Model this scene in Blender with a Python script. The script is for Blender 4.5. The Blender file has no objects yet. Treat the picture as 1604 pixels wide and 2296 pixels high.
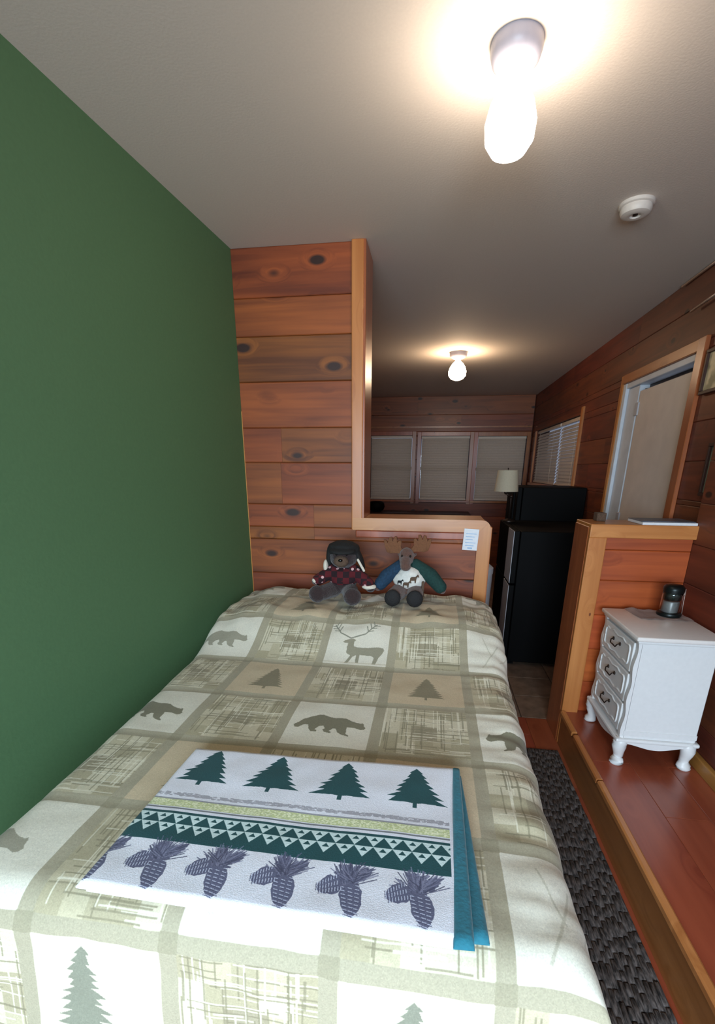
import bpy, bmesh, math, random
import numpy as np
from mathutils import Vector, Matrix, noise

random.seed(7)
S = bpy.context.scene
COL = S.collection
PI = math.pi
W_PX, H_PX = 1604.0, 2296.0

# ------------------------------------------------------------------ camera
CAM_H = 1.480
cd = bpy.data.cameras.new('camera')
cam = bpy.data.objects.new('camera', cd)
COL.objects.link(cam)
S.camera = cam
R_ = ((0.988727, 0.149651, 0.004805), (0.051927, -0.312623, -0.948457), (-0.140436, 0.938015, -0.316869))
cam.matrix_world = Matrix(((R_[0][0], -R_[1][0], -R_[2][0], 0), (R_[0][1], -R_[1][1], -R_[2][1], 0),
                           (R_[0][2], -R_[1][2], -R_[2][2], CAM_H), (0, 0, 0, 1)))
cd.sensor_fit = 'VERTICAL'
cd.sensor_height = 36.0
cd.lens = 1050.0 / H_PX * 36.0
cd.shift_x = (W_PX / 2 - 805.934) / H_PX
cd.shift_y = (1400.081 - H_PX / 2) / H_PX
cd.clip_start = 0.02

# ------------------------------------------------------------------ light
w = bpy.data.worlds.new('world'); S.world = w; w.use_nodes = True
w.node_tree.nodes['Background'].inputs[0].default_value = (0.62, 0.74, 1.0, 1)
w.node_tree.nodes['Background'].inputs[1].default_value = 0.6

def area(name, loc, size, sy, rot, power, col):
    l = bpy.data.lights.new(name, 'AREA'); l.shape = 'RECTANGLE'; l.size = size; l.size_y = sy
    l.energy = power; l.color = col
    o = bpy.data.objects.new(name, l); o.location = loc; o.rotation_euler = rot
    COL.objects.link(o); return o
# daylight falling in through the window behind the camera, directed down into the room
dl = area('window_daylight', (-0.05, -1.80, 1.42), 1.7, 1.05, (math.radians(90 - 26), 0, 0), 96.0, (0.70, 0.86, 1.0))
dl.data.spread = math.radians(135)

BULB_NEAR = 42.0
BULB_FAR = 50.0
vs = S.view_settings
vs.view_transform = 'Standard'; vs.look = 'None'; vs.gamma = 1.0; vs.use_curve_mapping = False
vs.exposure = 0.0
S.cycles.use_denoising = True
S.cycles.max_bounces = 8

# ------------------------------------------------------------------ helpers
def lin(c):
    out = []
    for v in c:
        v /= 255.0
        out.append(v / 12.92 if v <= 0.04045 else ((v + 0.055) / 1.055) ** 2.4)
    return tuple(out) + (1.0,)

def newmat(name):
    m = bpy.data.materials.new(name); m.use_nodes = True
    nt = m.node_tree
    return m, nt, nt.nodes, nt.links, nt.nodes['Principled BSDF']

def plain(name, col, rough=0.6, metal=0.0, bump=0.0, bscale=60.0, var=0.06, coat=0.0, sheen=0.0, spec=0.5):
    m, nt, N, L, b = newmat(name)
    tc = N.new('ShaderNodeTexCoord')
    nz = N.new('ShaderNodeTexNoise'); nz.inputs['Scale'].default_value = bscale; nz.inputs['Detail'].default_value = 4
    L.new(tc.outputs['Object'], nz.inputs['Vector'])
    c = lin(col)
    r = N.new('ShaderNodeValToRGB')
    r.color_ramp.elements[0].position = 0.3; r.color_ramp.elements[1].position = 0.7
    r.color_ramp.elements[0].color = tuple(max(0, v * (1 - var * 2)) for v in c[:3]) + (1,)
    r.color_ramp.elements[1].color = tuple(min(1, v * (1 + var * 2)) for v in c[:3]) + (1,)
    L.new(nz.outputs['Fac'], r.inputs['Fac']); L.new(r.outputs['Color'], b.inputs['Base Color'])
    b.inputs['Roughness'].default_value = rough; b.inputs['Metallic'].default_value = metal
    b.inputs['Coat Weight'].default_value = coat
    b.inputs['Specular IOR Level'].default_value = spec
    if sheen: b.inputs['Sheen Weight'].default_value = sheen
    if bump:
        bp = N.new('ShaderNodeBump'); bp.inputs['Strength'].default_value = bump; bp.inputs['Distance'].default_value = 0.004
        L.new(nz.outputs['Fac'], bp.inputs['Height']); L.new(bp.outputs['Normal'], b.inputs['Normal'])
    return m

def wood(name, dark, light, axis='X', rough=0.45, knots=0.05, kcol=(52, 26, 16), coat=0.15, grain=1.0, hue=0.03, val=0.22):
    m, nt, N, L, b = newmat(name)
    tc = N.new('ShaderNodeTexCoord'); oi = N.new('ShaderNodeObjectInfo')
    mul = N.new('ShaderNodeVectorMath'); mul.operation = 'SCALE'; mul.inputs[0].default_value = (31.7, 17.3, 23.9)
    L.new(oi.outputs['Random'], mul.inputs['Scale'])
    add = N.new('ShaderNodeVectorMath'); add.operation = 'ADD'
    L.new(tc.outputs['Object'], add.inputs[0]); L.new(mul.outputs[0], add.inputs[1])
    # knots: cells longer along the board
    def mp(sa, sb):
        q = N.new('ShaderNodeMapping'); s = [sb, sb, sb]; s['XYZ'.index(axis)] = sa
        q.inputs['Scale'].default_value = s; return q
    mk = mp(3.4, 6.6); L.new(add.outputs[0], mk.inputs[0])
    vo = N.new('ShaderNodeTexVoronoi'); vo.inputs['Scale'].default_value = 1.0; L.new(mk.outputs[0], vo.inputs['Vector'])
    kr = N.new('ShaderNodeMapRange'); kr.inputs['From Min'].default_value = knots * 1.9; kr.inputs['From Max'].default_value = knots * 1.2
    L.new(vo.outputs['Distance'], kr.inputs['Value'])
    # distortion of grain close to knots
    dist = N.new('ShaderNodeMapRange'); dist.inputs['From Min'].default_value = 0.32; dist.inputs['From Max'].default_value = 0.0
    dist.inputs['To Max'].default_value = 0.09
    L.new(vo.outputs['Distance'], dist.inputs['Value'])
    av = N.new('ShaderNodeVectorMath'); av.operation = 'ADD'; L.new(add.outputs[0], av.inputs[0])
    cx = N.new('ShaderNodeCombineXYZ')
    for i in range(3): L.new(dist.outputs[0], cx.inputs[i])
    L.new(cx.outputs[0], av.inputs[1])
    mg = mp(1.3, 26.0 * grain); L.new(av.outputs[0], mg.inputs[0])
    ng = N.new('ShaderNodeTexNoise'); ng.inputs['Scale'].default_value = 1.0; ng.inputs['Detail'].default_value = 6; ng.inputs['Distortion'].default_value = 0.6
    L.new(mg.outputs[0], ng.inputs['Vector'])
    ml = mp(1.1, 4.5); L.new(av.outputs[0], ml.inputs[0])
    nl = N.new('ShaderNodeTexNoise'); nl.inputs['Scale'].default_value = 1.2; nl.inputs['Detail'].default_value = 2
    L.new(ml.outputs[0], nl.inputs['Vector'])
    mixf = N.new('ShaderNodeMath'); mixf.operation = 'MULTIPLY_ADD'; mixf.inputs[1].default_value = 0.55
    L.new(ng.outputs['Fac'], mixf.inputs[0])
    h = N.new('ShaderNodeMath'); h.operation = 'MULTIPLY'; h.inputs[1].default_value = 0.45; L.new(nl.outputs['Fac'], h.inputs[0])
    L.new(h.outputs[0], mixf.inputs[2])
    r = N.new('ShaderNodeValToRGB'); r.color_ramp.elements[0].position = 0.36; r.color_ramp.elements[1].position = 0.64
    r.color_ramp.elements[0].color = lin(dark); r.color_ramp.elements[1].color = lin(light)
    L.new(mixf.outputs[0], r.inputs['Fac'])
    hs = N.new('ShaderNodeHueSaturation')
    rv = N.new('ShaderNodeMapRange'); rv.inputs['To Min'].default_value = 1 - val; rv.inputs['To Max'].default_value = 1 + val
    L.new(oi.outputs['Random'], rv.inputs['Value']); L.new(rv.outputs[0], hs.inputs['Value'])
    ml2 = N.new('ShaderNodeMath'); ml2.operation = 'MULTIPLY'; ml2.inputs[1].default_value = 7.31; L.new(oi.outputs['Random'], ml2.inputs[0])
    fr = N.new('ShaderNodeMath'); fr.operation = 'FRACT'; L.new(ml2.outputs[0], fr.inputs[0])
    rh = N.new('ShaderNodeMapRange'); rh.inputs['To Min'].default_value = 0.5 - hue * 0.5; rh.inputs['To Max'].default_value = 0.5 + hue * 0.5
    L.new(fr.outputs[0], rh.inputs['Value']); L.new(rh.outputs[0], hs.inputs['Hue'])
    L.new(r.outputs['Color'], hs.inputs['Color'])
    mx = N.new('ShaderNodeMix'); mx.data_type = 'RGBA'
    L.new(kr.outputs[0], mx.inputs['Factor']); L.new(hs.outputs['Color'], mx.inputs['A']); mx.inputs['B'].default_value = lin(kcol)
    L.new(mx.outputs['Result'], b.inputs['Base Color'])
    b.inputs['Roughness'].default_value = rough; b.inputs['Coat Weight'].default_value = coat; b.inputs['Coat Roughness'].default_value = 0.25
    bp = N.new('ShaderNodeBump'); bp.inputs['Strength'].default_value = 0.12; bp.inputs['Distance'].default_value = 0.002
    L.new(ng.outputs['Fac'], bp.inputs['Height']); L.new(bp.outputs['Normal'], b.inputs['Normal'])
    return m

def emit(name, col, strength):
    m, nt, N, L, b = newmat(name)
    b.inputs['Base Color'].default_value = lin(col)
    b.inputs['Emission Color'].default_value = lin(col); b.inputs['Emission Strength'].default_value = strength
    return m

def tag(o, label=None, cat=None, group=None, kind=None):
    if label: o['label'] = label
    if cat: o['category'] = cat
    if group: o['group'] = group
    if kind: o['kind'] = kind
    return o

WORLD = {}
def link(name, me, loc, parent):
    o = bpy.data.objects.new(name, me); COL.objects.link(o)
    WORLD[o.name] = Vector(loc)
    if parent is not None:
        o.parent = parent; o.location = Vector(loc) - WORLD[parent.name]
    else:
        o.location = loc
    return o

def obj(name, bm, mats, parent=None, smooth=False, origin=None, angle=None):
    """bm is in world metres; the object's origin is put at its bounding-box centre"""
    bmesh.ops.recalc_face_normals(bm, faces=bm.faces)
    vs_ = [v.co for v in bm.verts]
    if origin is None:
        lo = Vector([min(v[i] for v in vs_) for i in range(3)]); hi = Vector([max(v[i] for v in vs_) for i in range(3)])
        origin = (lo + hi) / 2
    bmesh.ops.translate(bm, verts=bm.verts, vec=-Vector(origin))
    me = bpy.data.meshes.new(name); bm.to_mesh(me); bm.free()
    for m in (mats if isinstance(mats, (list, tuple)) else [mats]): me.materials.append(m)
    if smooth:
        me.polygons.foreach_set('use_smooth', [True] * len(me.polygons))
        if angle is not None:
            me.set_sharp_from_angle(angle=math.radians(angle))
    return link(name, me, origin, parent)

def empty(name, loc, label, cat, group=None, kind=None):
    o = link(name, None, loc, None); o.empty_display_size = 0.05
    return tag(o, label, cat, group, kind)

def box(bm, x0, x1, y0, y1, z0, z1, bev=0.0, seg=1):
    vv = [bm.verts.new(p) for p in ((x0, y0, z0), (x1, y0, z0), (x1, y1, z0), (x0, y1, z0), (x0, y0, z1), (x1, y0, z1), (x1, y1, z1), (x0, y1, z1))]
    fs = [bm.faces.new([vv[i] for i in f]) for f in ((0, 3, 2, 1), (4, 5, 6, 7), (0, 1, 5, 4), (1, 2, 6, 5), (2, 3, 7, 6), (3, 0, 4, 7))]
    if bev:
        es = list({e for f in fs for e in f.edges})
        bmesh.ops.bevel(bm, geom=es, offset=bev, segments=seg, profile=0.5, affect='EDGES')
    return bm

def nb(): return bmesh.new()

def bx(name, x0, x1, y0, y1, z0, z1, mat, parent=None, bev=0.0, seg=1, smooth=False):
    return obj(name, box(nb(), min(x0, x1), max(x0, x1), min(y0, y1), max(y0, y1), z0, z1, bev, seg), mat, parent, smooth)

def lathe(bm, prof, cx, cy, seg=32, cap=True):
    rings = []
    for r, z in prof:
        rings.append([bm.verts.new((cx + r * math.cos(2 * PI * i / seg), cy + r * math.sin(2 * PI * i / seg), z)) for i in range(seg)])
    for a, b in zip(rings, rings[1:]):
        for i in range(seg):
            bm.faces.new((a[i], a[(i + 1) % seg], b[(i + 1) % seg], b[i]))
    if cap:
        bm.faces.new(rings[0]); bm.faces.new(rings[-1])
    return bm

def tube(bm, pts, rad, seg=8):
    pts = [Vector(p) for p in pts]
    rads = rad if isinstance(rad, (list, tuple)) else [rad] * len(pts)
    rings = []
    up = Vector((0.13, 0.21, 0.97)).normalized()
    for i, p in enumerate(pts):
        d = (pts[min(i + 1, len(pts) - 1)] - pts[max(i - 1, 0)]).normalized()
        a = d.cross(up)
        if a.length < 0.05: a = d.cross(Vector((1, 0, 0)))
        a.normalize(); b = d.cross(a)
        rings.append([bm.verts.new(p + (a * math.cos(2 * PI * k / seg) + b * math.sin(2 * PI * k / seg)) * rads[i]) for k in range(seg)])
    for a, b in zip(rings, rings[1:]):
        for i in range(seg): bm.faces.new((a[i], a[(i + 1) % seg], b[(i + 1) % seg], b[i]))
    bm.faces.new(rings[0]); bm.faces.new(rings[-1])
    return bm

def prism(bm, poly, f, d0, d1):
    """poly of (a,b) mapped by f(a,b,depth); extruded from d0 to d1"""
    A = [bm.verts.new(f(a, b, d0)) for a, b in poly]; B = [bm.verts.new(f(a, b, d1)) for a, b in poly]
    bm.faces.new(A); bm.faces.new(list(reversed(B)))
    n = len(poly)
    for i in range(n): bm.faces.new((A[i], B[i], B[(i + 1) % n], A[(i + 1) % n]))
    return bm

# ------------------------------------------------------------------ materials
M_green = plain('green_paint', (84, 122, 84), 0.72, bump=0.1, bscale=90, var=0.02)
M_ceil = plain('ceiling_paint', (222, 212, 202), 0.8, bump=0.12, bscale=140, var=0.012)
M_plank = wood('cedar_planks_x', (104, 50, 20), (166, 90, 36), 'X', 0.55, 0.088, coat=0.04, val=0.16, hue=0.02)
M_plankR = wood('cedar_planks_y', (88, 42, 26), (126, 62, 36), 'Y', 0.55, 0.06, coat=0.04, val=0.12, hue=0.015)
M_plankP = wood('pony_planks', (152, 68, 28), (188, 92, 42), 'X', 0.4, 0.02, val=0.08, hue=0.01)
M_plankF = wood('far_planks', (108, 54, 30), (152, 80, 44), 'X', 0.5, 0.08, val=0.1, hue=0.015)
M_trimX = wood('pine_trim_x', (178, 108, 52), (206, 138, 76), 'X', 0.35, 0.022, kcol=(120, 62, 34), val=0.06, hue=0.01)
M_trimY = wood('pine_trim_y', (170, 104, 54), (202, 134, 78), 'Y', 0.35, 0.02, kcol=(110, 60, 34), val=0.06, hue=0.01)
M_trimZ = wood('pine_trim_z', (178, 108, 52), (206, 138, 76), 'Z', 0.35, 0.022, kcol=(120, 62, 34), val=0.06, hue=0.01)
M_jamb = wood('pine_jamb', (150, 84, 48), (176, 104, 62), 'Z', 0.3, 0.02, val=0.05)
M_floor = wood('red_laminate', (134, 60, 40), (160, 80, 54), 'Y', 0.28, 0.0, coat=0.3, val=0.06, hue=0.01, grain=0.7)
M_riser = wood('riser_board', (142, 88, 44), (170, 110, 60), 'Y', 0.4, 0.0, val=0.04)
M_tile = plain('stone_tile', (128, 106, 90), 0.35, bump=0.1, bscale=14, var=0.16)
M_grout = plain('grout', (84, 70, 60), 0.9)
M_core = plain('wall_core', (70, 42, 30), 0.9)
M_white = plain('white_paint', (226, 226, 226), 0.38, var=0.01)
M_whitetop = plain('white_top', (232, 226, 222), 0.3, var=0.01)
M_door = plain('door_leaf', (224, 210, 198), 0.5, bump=0.05, bscale=8, var=0.03)
M_doorframe = plain('door_frame_white', (216, 222, 230), 0.45, var=0.03, bscale=12)
M_slat = plain('blind_slat', (226, 212, 196), 0.5, var=0.02)
M_glass, nt, N, L, b = newmat('glass')
b.inputs['Transmission Weight'].default_value = 1.0; b.inputs['Roughness'].default_value = 0.02; b.inputs['IOR'].default_value = 1.45
M_black = plain('black_enamel', (6, 6, 7), 0.6, var=0.02, spec=0.12)
M_steel = plain('brushed_steel', (190, 190, 196), 0.55, 0.1, bump=0.05, bscale=80, var=0.03)
M_bronze = plain('bronze', (60, 48, 42), 0.4, 0.7)
M_brown = plain('dark_brown_wood', (58, 34, 28), 0.5, bump=0.1, bscale=20, var=0.1)
M_plastic = plain('white_plastic', (222, 214, 206), 0.45, var=0.01)
M_socket = plain('porcelain', (150, 150, 164), 0.35, var=0.01)
M_paper = plain('paper_white', (226, 230, 236), 0.7, var=0.02)
M_shade = plain('lamp_shade_fabric', (206, 194, 168), 0.8, bump=0.2, bscale=200, var=0.03)
M_wire = plain('bright_wire', (190, 170, 160), 0.4, 0.4)

# ------------------------------------------------------------------ room
YP = 2.486      # front plane of the partition and the half wall
YPB = 2.70      # back of both
YF = 7.335      # far wall
YB = -1.95      # wall behind the camera
ZC = 2.44
def xl(y): return -0.985 - 0.062 * max(0.0, (YP - y)) if y < YP else -0.985
XR_N = 1.268    # right wall, near room
def xr(y): return 1.298 + (1.335 - 1.298) * (y - YP) / (YF - YP)
XS = 0.776      # platform edge
ZP = 0.200      # platform height

# left wall (green)
bm = nb()
for (ya, yb) in ((YB, YP), ):
    prism(bm, [(xl(ya), ya), (xl(yb), yb), (xl(yb) - 0.12, yb), (xl(ya) - 0.12, ya)], lambda a, b_, d: (a, b_, d), -0.05, ZC)
wl = obj('wall_left', bm, M_green); tag(wl, kind='structure')
tag(bx('wall_left_far', -1.105, -0.985, YP, YF + 0.1, -0.05, ZC, M_plankF), kind='structure')
tag(bx('ceiling', -1.5, 1.6, YB - 0.1, YF + 0.2, ZC, ZC + 0.1, M_ceil), kind='structure')

# wall behind the camera with its window opening
bm = nb()
box(bm, -1.3, -0.95, YB - 0.12, YB, -0.05, ZC); box(bm, 0.95, 1.45, YB - 0.12, YB, -0.05, ZC)
box(bm, -0.95, 0.95, YB - 0.12, YB, -0.05, 0.85); box(bm, -0.95, 0.95, YB - 0.12, YB, 2.15, ZC)
tag(obj('wall_back', bm, M_green), kind='structure')
wb = bx('window_1', -0.95, 0.95, YB - 0.09, YB - 0.08, 0.85, 2.15, M_glass); tag(wb, kind='structure')

# ---- plank walls
def pieces(u0, u1, z_edges, holes, joints):
    out = []
    for k, (z0, z1) in enumerate(zip(z_edges, z_edges[1:])):
        zs = sorted({z0, z1} | {h[2] for h in holes if z0 + .004 < h[2] < z1 - .004} | {h[3] for h in holes if z0 + .004 < h[3] < z1 - .004})
        for a, b_ in zip(zs, zs[1:]):
            zm = (a + b_) / 2
            iv = [(u0, u1)]
            for h in holes:
                if h[2] < zm < h[3]:
                    nv = []
                    for p, q in iv:
                        if h[0] > p: nv.append((p, min(q, h[0])))
                        if h[1] < q: nv.append((max(p, h[1]), q))
                    iv = [t for t in nv if t[1] - t[0] > 0.01]
            for p, q in iv:
                js = [p] + [j for j in joints.get(k, []) if p + .05 < j < q - .05] + [q]
                for s, t in zip(js, js[1:]): out.append((s, t, a, b_))
    return out

def plank_wall(parent, T, u0, u1, z_edges, holes, mat, joints=None, th=0.012, gap=0.0008, groove=0.0035):
    for (s, t, a, b_) in pieces(u0, u1, z_edges, holes, joints or {}):
        bm = nb(); g = groove
        s2, t2, a2, b2 = s + gap * .5, t - gap * .5, a + gap, b_ - gap
        # bevelled top and bottom edges: V-groove between boards
        prof = [(a2, 0.0), (a2, th - g * .7), (a2 + g, th), (b2 - g, th), (b2, th - g * .7), (b2, 0.0)]
        A = [bm.verts.new(T(s2, z, d)) for z, d in prof]; B = [bm.verts.new(T(t2, z, d)) for z, d in prof]
        bm.faces.new(A); bm.faces.new(list(reversed(B)))
        for i in range(6): bm.faces.new((A[i], B[i], B[(i + 1) % 6], A[(i + 1) % 6]))
        obj('plank', bm, mat, parent)

def core(name, T, u0, u1, z0, z1, holes, mat, th):
    """solid slab behind the boards, with its openings"""
    us = sorted({u0, u1} | {h[0] for h in holes if u0 < h[0] < u1} | {h[1] for h in holes if u0 < h[1] < u1})
    zs = sorted({z0, z1} | {h[2] for h in holes if z0 < h[2] < z1} | {h[3] for h in holes if z0 < h[3] < z1})
    bm = nb()
    for a, b_ in zip(us, us[1:]):
        for c, d in zip(zs, zs[1:]):
            um, zm = (a + b_) / 2, (c + d) / 2
            if any(h[0] < um < h[1] and h[2] < zm < h[3] for h in holes): continue
            P = [(a, c), (b_, c), (b_, d), (a, d)]
            prism(bm, P, lambda p, q, dd: T(p, q, dd), 0.0, -th)
    o = obj(name, bm, mat); tag(o, kind='structure'); return o

PX0, PX1, PXE = -0.413, -0.357, 0.300      # opening's left trim, jamb, end of the low part
LZ = 1.233                                  # ledge height
Tp = lambda u, z, d: (u, YP + 0.012 - d, z)
ph = [(PX1, PXE + 0.2, LZ - 0.02, 3.0)]
wp = core('wall_partition', Tp, -0.985, PXE - 0.004, 0.0, ZC, ph, M_core, YPB - YP - 0.012)
plank_wall(wp, Tp, -0.985, 0.244, [0.0, 0.18, 0.36, 0.54, 0.735, 0.92, 1.11, 1.295, 1.505, 1.672, 1.882, 2.08, 2.24, ZC],
           [(PX0 + 0.004, 0.5, 1.176, 3.0)], M_plank, {8: [-0.78], 7: [-0.79], 6: [-0.62], 5: [-0.1]})
# casing and jambs of the opening
t = empty('trim_1', (PX0, YP, 1.17), None, None, kind='structure')
bx('casing', PX0, PX1, YP - 0.020, YP + 0.006, 1.171, ZC, M_trimZ, t, 0.004, 2)
bx('jamb', PX1 - 0.004, PX1 + 0.010, YP - 0.016, YPB + 0.012, LZ - 0.01, ZC, M_jamb, t, 0.002)
bm = nb()
R0 = 0.045; xe = PXE; pts = [(PX1 - 0.0, LZ - 0.062), (xe - 0.062, LZ - 0.062), (xe - 0.062, 0.3), (xe, 0.3)]
pts += [(xe - R0 + R0 * math.cos(a * PI / 12), LZ - R0 + R0 * math.sin(a * PI / 12)) for a in range(0, 7)]
pts += [(PX1 - 0.0, LZ)]
# ledge casing and end casing with a rounded corner
prism(bm, [(PX1 - 0.05, LZ - 0.062), (xe - 0.062, LZ - 0.062), (xe - R0 + R0 * 0.70, LZ - R0 + R0 * 0.71)] + [(xe - R0 + R0 * math.cos(a * PI / 12), LZ - R0 + R0 * math.sin(a * PI / 12)) for a in range(3, 7)][1:] + [(PX1 - 0.05, LZ)],
      lambda a, b_, d: (a, d, b_), YP - 0.022, YP + 0.006)
obj('casing', bm, M_trimX, t)
bm = nb()
prism(bm, [(xe - 0.062, 0.30), (xe, 0.30)] + [(xe - R0 + R0 * math.cos(a * PI / 12), LZ - R0 + R0 * math.sin(a * PI / 12)) for a in range(0, 4)] + [(xe - 0.062, LZ - 0.062)],
      lambda a, b_, d: (a, d, b_), YP - 0.022, YP + 0.006)
obj('casing', bm, M_trimZ, t)
bx('ledge_board', PX1 + 0.010, xe - 0.03, YP + 0.0, YPB + 0.012, LZ - 0.022, LZ, M_trimX, t, 0.003)
bx('end_board', xe - 0.004, xe + 0.010, YP + 0.0, YPB + 0.012, 0.0, LZ - 0.035, M_trimZ, t, 0.003)
bm = nb(); box(bm, PX0 + 0.02, xe - 0.062, YP - 0.014, YP + 0.004, 1.130, 1.170, 0.006, 2)
obj('apron_moulding', bm, M_jamb, t)

tag(bx('trim_4', -0.9855, -0.9815, YP - 0.003, YP + 0.002, 0.74, 1.75, M_trimZ), kind='structure')
# ---- half wall on the right
HX0, HX1, HX2 = 0.786, 0.858, 1.262
HZ = 1.222
Th = Tp
wh = core('wall_half', Th, HX0 + 0.004, 1.30, 0.0, HZ - 0.03, [], M_core, YPB - YP - 0.012)
plank_wall(wh, Th, HX1 - 0.004, 1.255, [ZP, 0.38, 0.57, 0.76, 0.945, 1.10, 1.165], [], M_plankP)
t = empty('trim_2', (HX0, YP, 0), None, None, kind='structure')
bx('casing', HX0 - 0.012, HX1, YP - 0.022, YP + 0.004, 0.0, HZ - 0.06, M_trimZ, t, 0.004, 2)
bx('end_board', HX0 - 0.014, HX0 + 0.004, YP + 0.004, YPB + 0.02, 0.0, HZ - 0.012, M_jamb, t, 0.003)
bx('casing', HX0 - 0.012, HX2, YP - 0.024, YP + 0.004, HZ - 0.061, HZ + 0.004, M_trimX, t, 0.004, 2)
bx('cap_board', HX0 - 0.010, 1.262, YP + 0.004, YPB + 0.02, HZ - 0.02, HZ + 0.003, M_trimX, t, 0.003)

# ---- right wall, near part and far part
Tn = lambda u, z, d: (XR_N - d, u, z)
wr = core('wall_right', Tn, YB, YP + 0.01, -0.05, ZC, [], M_core, 0.15)
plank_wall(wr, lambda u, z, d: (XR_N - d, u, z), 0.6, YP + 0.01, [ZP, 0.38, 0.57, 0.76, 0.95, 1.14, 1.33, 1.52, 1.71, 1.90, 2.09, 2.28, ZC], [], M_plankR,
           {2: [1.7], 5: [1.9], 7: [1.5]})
WIN = (4.915, 6.99, 1.305, 1.955)
DOOR = (2.90, 3.90, 0.0, 2.045)
Tf = lambda u, z, d: (xr(u) + 0.012 - d, u, z)
wf = core('wall_right_far', Tf, YP + 0.01, YF, -0.05, ZC, [WIN, DOOR], M_core, 0.15)
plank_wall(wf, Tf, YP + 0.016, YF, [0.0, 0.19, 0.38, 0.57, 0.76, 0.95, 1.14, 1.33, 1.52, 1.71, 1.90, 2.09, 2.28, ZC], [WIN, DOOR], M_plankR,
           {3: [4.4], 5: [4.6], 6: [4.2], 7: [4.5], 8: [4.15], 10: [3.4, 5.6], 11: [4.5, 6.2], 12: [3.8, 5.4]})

# ---- far wall with three windows
FW = [(-0.94, -0.33, 1.03, 1.93), (-0.20, 0.49, 1.03, 1.92), (0.60, 1.27, 1.03, 1.915)]
Tb = lambda u, z, d: (u, YF - d, z)
wk = core('wall_far', Tb, -1.0, 1.36, -0.05, ZC, FW, M_core, 0.15)
plank_wall(wk, Tb, -0.98, 1.325, [0.0, 0.2, 0.4, 0.6, 0.8, 1.0, 1.2, 1.4, 1.6, 1.8, 1.98, 2.2, ZC], FW, M_plankF,
           {11: [-0.27], 10: [0.35]})
for i, h in enumerate(FW):
    t = empty('window_%d' % (i + 2), (h[0], YF, h[2]), None, None, kind='structure')
    e = 0.055
    bx('casing', h[0] - e, h[0], YF - 0.030, YF - 0.012, h[2] - e, h[3] + e, M_jamb, t, 0.003)
    bx('casing', h[1], h[1] + (e if i < 2 else 0.045), YF - 0.030, YF - 0.012, h[2] - e, h[3] + e, M_jamb, t, 0.003)
    bx('casing', h[0], h[1], YF - 0.030, YF - 0.012, h[3], h[3] + e, M_jamb, t, 0.003)
    bx('sill', h[0] - e, h[1] + 0.04, YF - 0.05, YF - 0.004, h[2] - 0.03, h[2], M_jamb, t, 0.003)
    bx('pane', h[0], h[1], YF + 0.085, YF + 0.09, h[2], h[3], M_glass, t)
    bx('sash', h[0], h[1], YF + 0.075, YF + 0.10, (h[2] + h[3]) / 2 - .02, (h[2] + h[3]) / 2 + .02, M_white, t)
bx('crown_strip', -0.98, 1.32, YF - 0.026, YF - 0.012, 2.03, 2.05, M_jamb, wk)

# ---- blinds
def blind(name, f, u0, u1, z0, z1, label, group, tilt=70, wand=False, pitch=0.034):
    """f(u, d, z) -> world; d towards the room"""
    c = f((u0 + u1) / 2, 0, z0)
    r = empty(name, c, label, 'window blind', group)
    def fb(nm, a, b_, d0, d1, q0, q1, mat):
        bm = nb(); P = [(a, d0), (b_, d0), (b_, d1), (a, d1)]
        prism(bm, P, lambda p, q, z: f(p, q, z), q0, q1); return obj(nm, bm, mat, r)
    fb('headrail', u0, u1, -0.03, 0.0, z1 - 0.03, z1, M_slat)
    fb('bottom_rail', u0, u1, -0.024, -0.002, z0, z0 + 0.016, M_slat)
    bm = nb(); z = z0 + 0.028; hw = 0.019; a = math.radians(tilt)
    while z < z1 - 0.035:
        c0 = (-0.013 - hw * math.cos(a), z + hw * math.sin(a)); c1 = (-0.013 + hw * math.cos(a), z - hw * math.sin(a))
        cm = (-0.013 + 0.003, z + 0.003)
        for (p, q) in ((c0, cm), (cm, c1)):
            vs_ = [f(u0 + .004, p[0], p[1]), f(u1 - .004, p[0], p[1]), f(u1 - .004, q[0], q[1]), f(u0 + .004, q[0], q[1])]
            F = bm.faces.new([bm.verts.new(k) for k in vs_])
        z += pitch
    bmesh.ops.solidify(bm, geom=bm.faces[:], thickness=0.0008)
    o = obj('slats', bm, M_slat, r); o['kind'] = 'stuff'
    for k in (0.18, 0.82):
        u = u0 + (u1 - u0) * k; obj('ladder_cord', tube(nb(), [f(u, 0.010, z0 + .01), f(u, 0.010, z1 - .02)], 0.0012, 5), M_slat, r)
    if wand:
        bm = nb(); tube(bm, [f(u0 - 0.02, 0.035, z1 - 0.03), f(u0 - 0.035, 0.035, z0 + 0.0)], 0.006, 6)
        obj('tilt_wand', bm, M_slat, r)
    return r
fF = lambda u, d, z: (u, YF + 0.02 - d, z)
for i, (h, lb) in enumerate(zip(FW, ('lowered pale blind in the far window cut off by the wooden post', 'lowered pale blind in the middle window of the far wall',
                                     'lowered pale blind in the far window behind the table lamp'))):
    blind('window_blind', fF, h[0] + .003, h[1] - .003, h[2] + .004, h[3] - .001, lb, None, wand=(i == 1))
t = empty('window_5', (xr(6), 6.0, 1.3), None, None, kind='structure')
def rbx(nm, u0, u1, z0, z1, d0, d1, mat, par, bev=0.0):
    bm = nb(); X0 = xr((u0 + u1) / 2) + 0.012
    box(bm, X0 - d1, X0 - d0, u0, u1, z0, z1, bev); return obj(nm, bm, mat, par)
rbx('casing', WIN[0] - 0.06, WIN[0], WIN[2] - .03, WIN[3] + .06, 0.012, 0.028, M_trimZ, t)
rbx('casing', WIN[1], WIN[1] + 0.05, WIN[2] - .03, WIN[3] + .06, 0.012, 0.028, M_trimZ, t)
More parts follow.
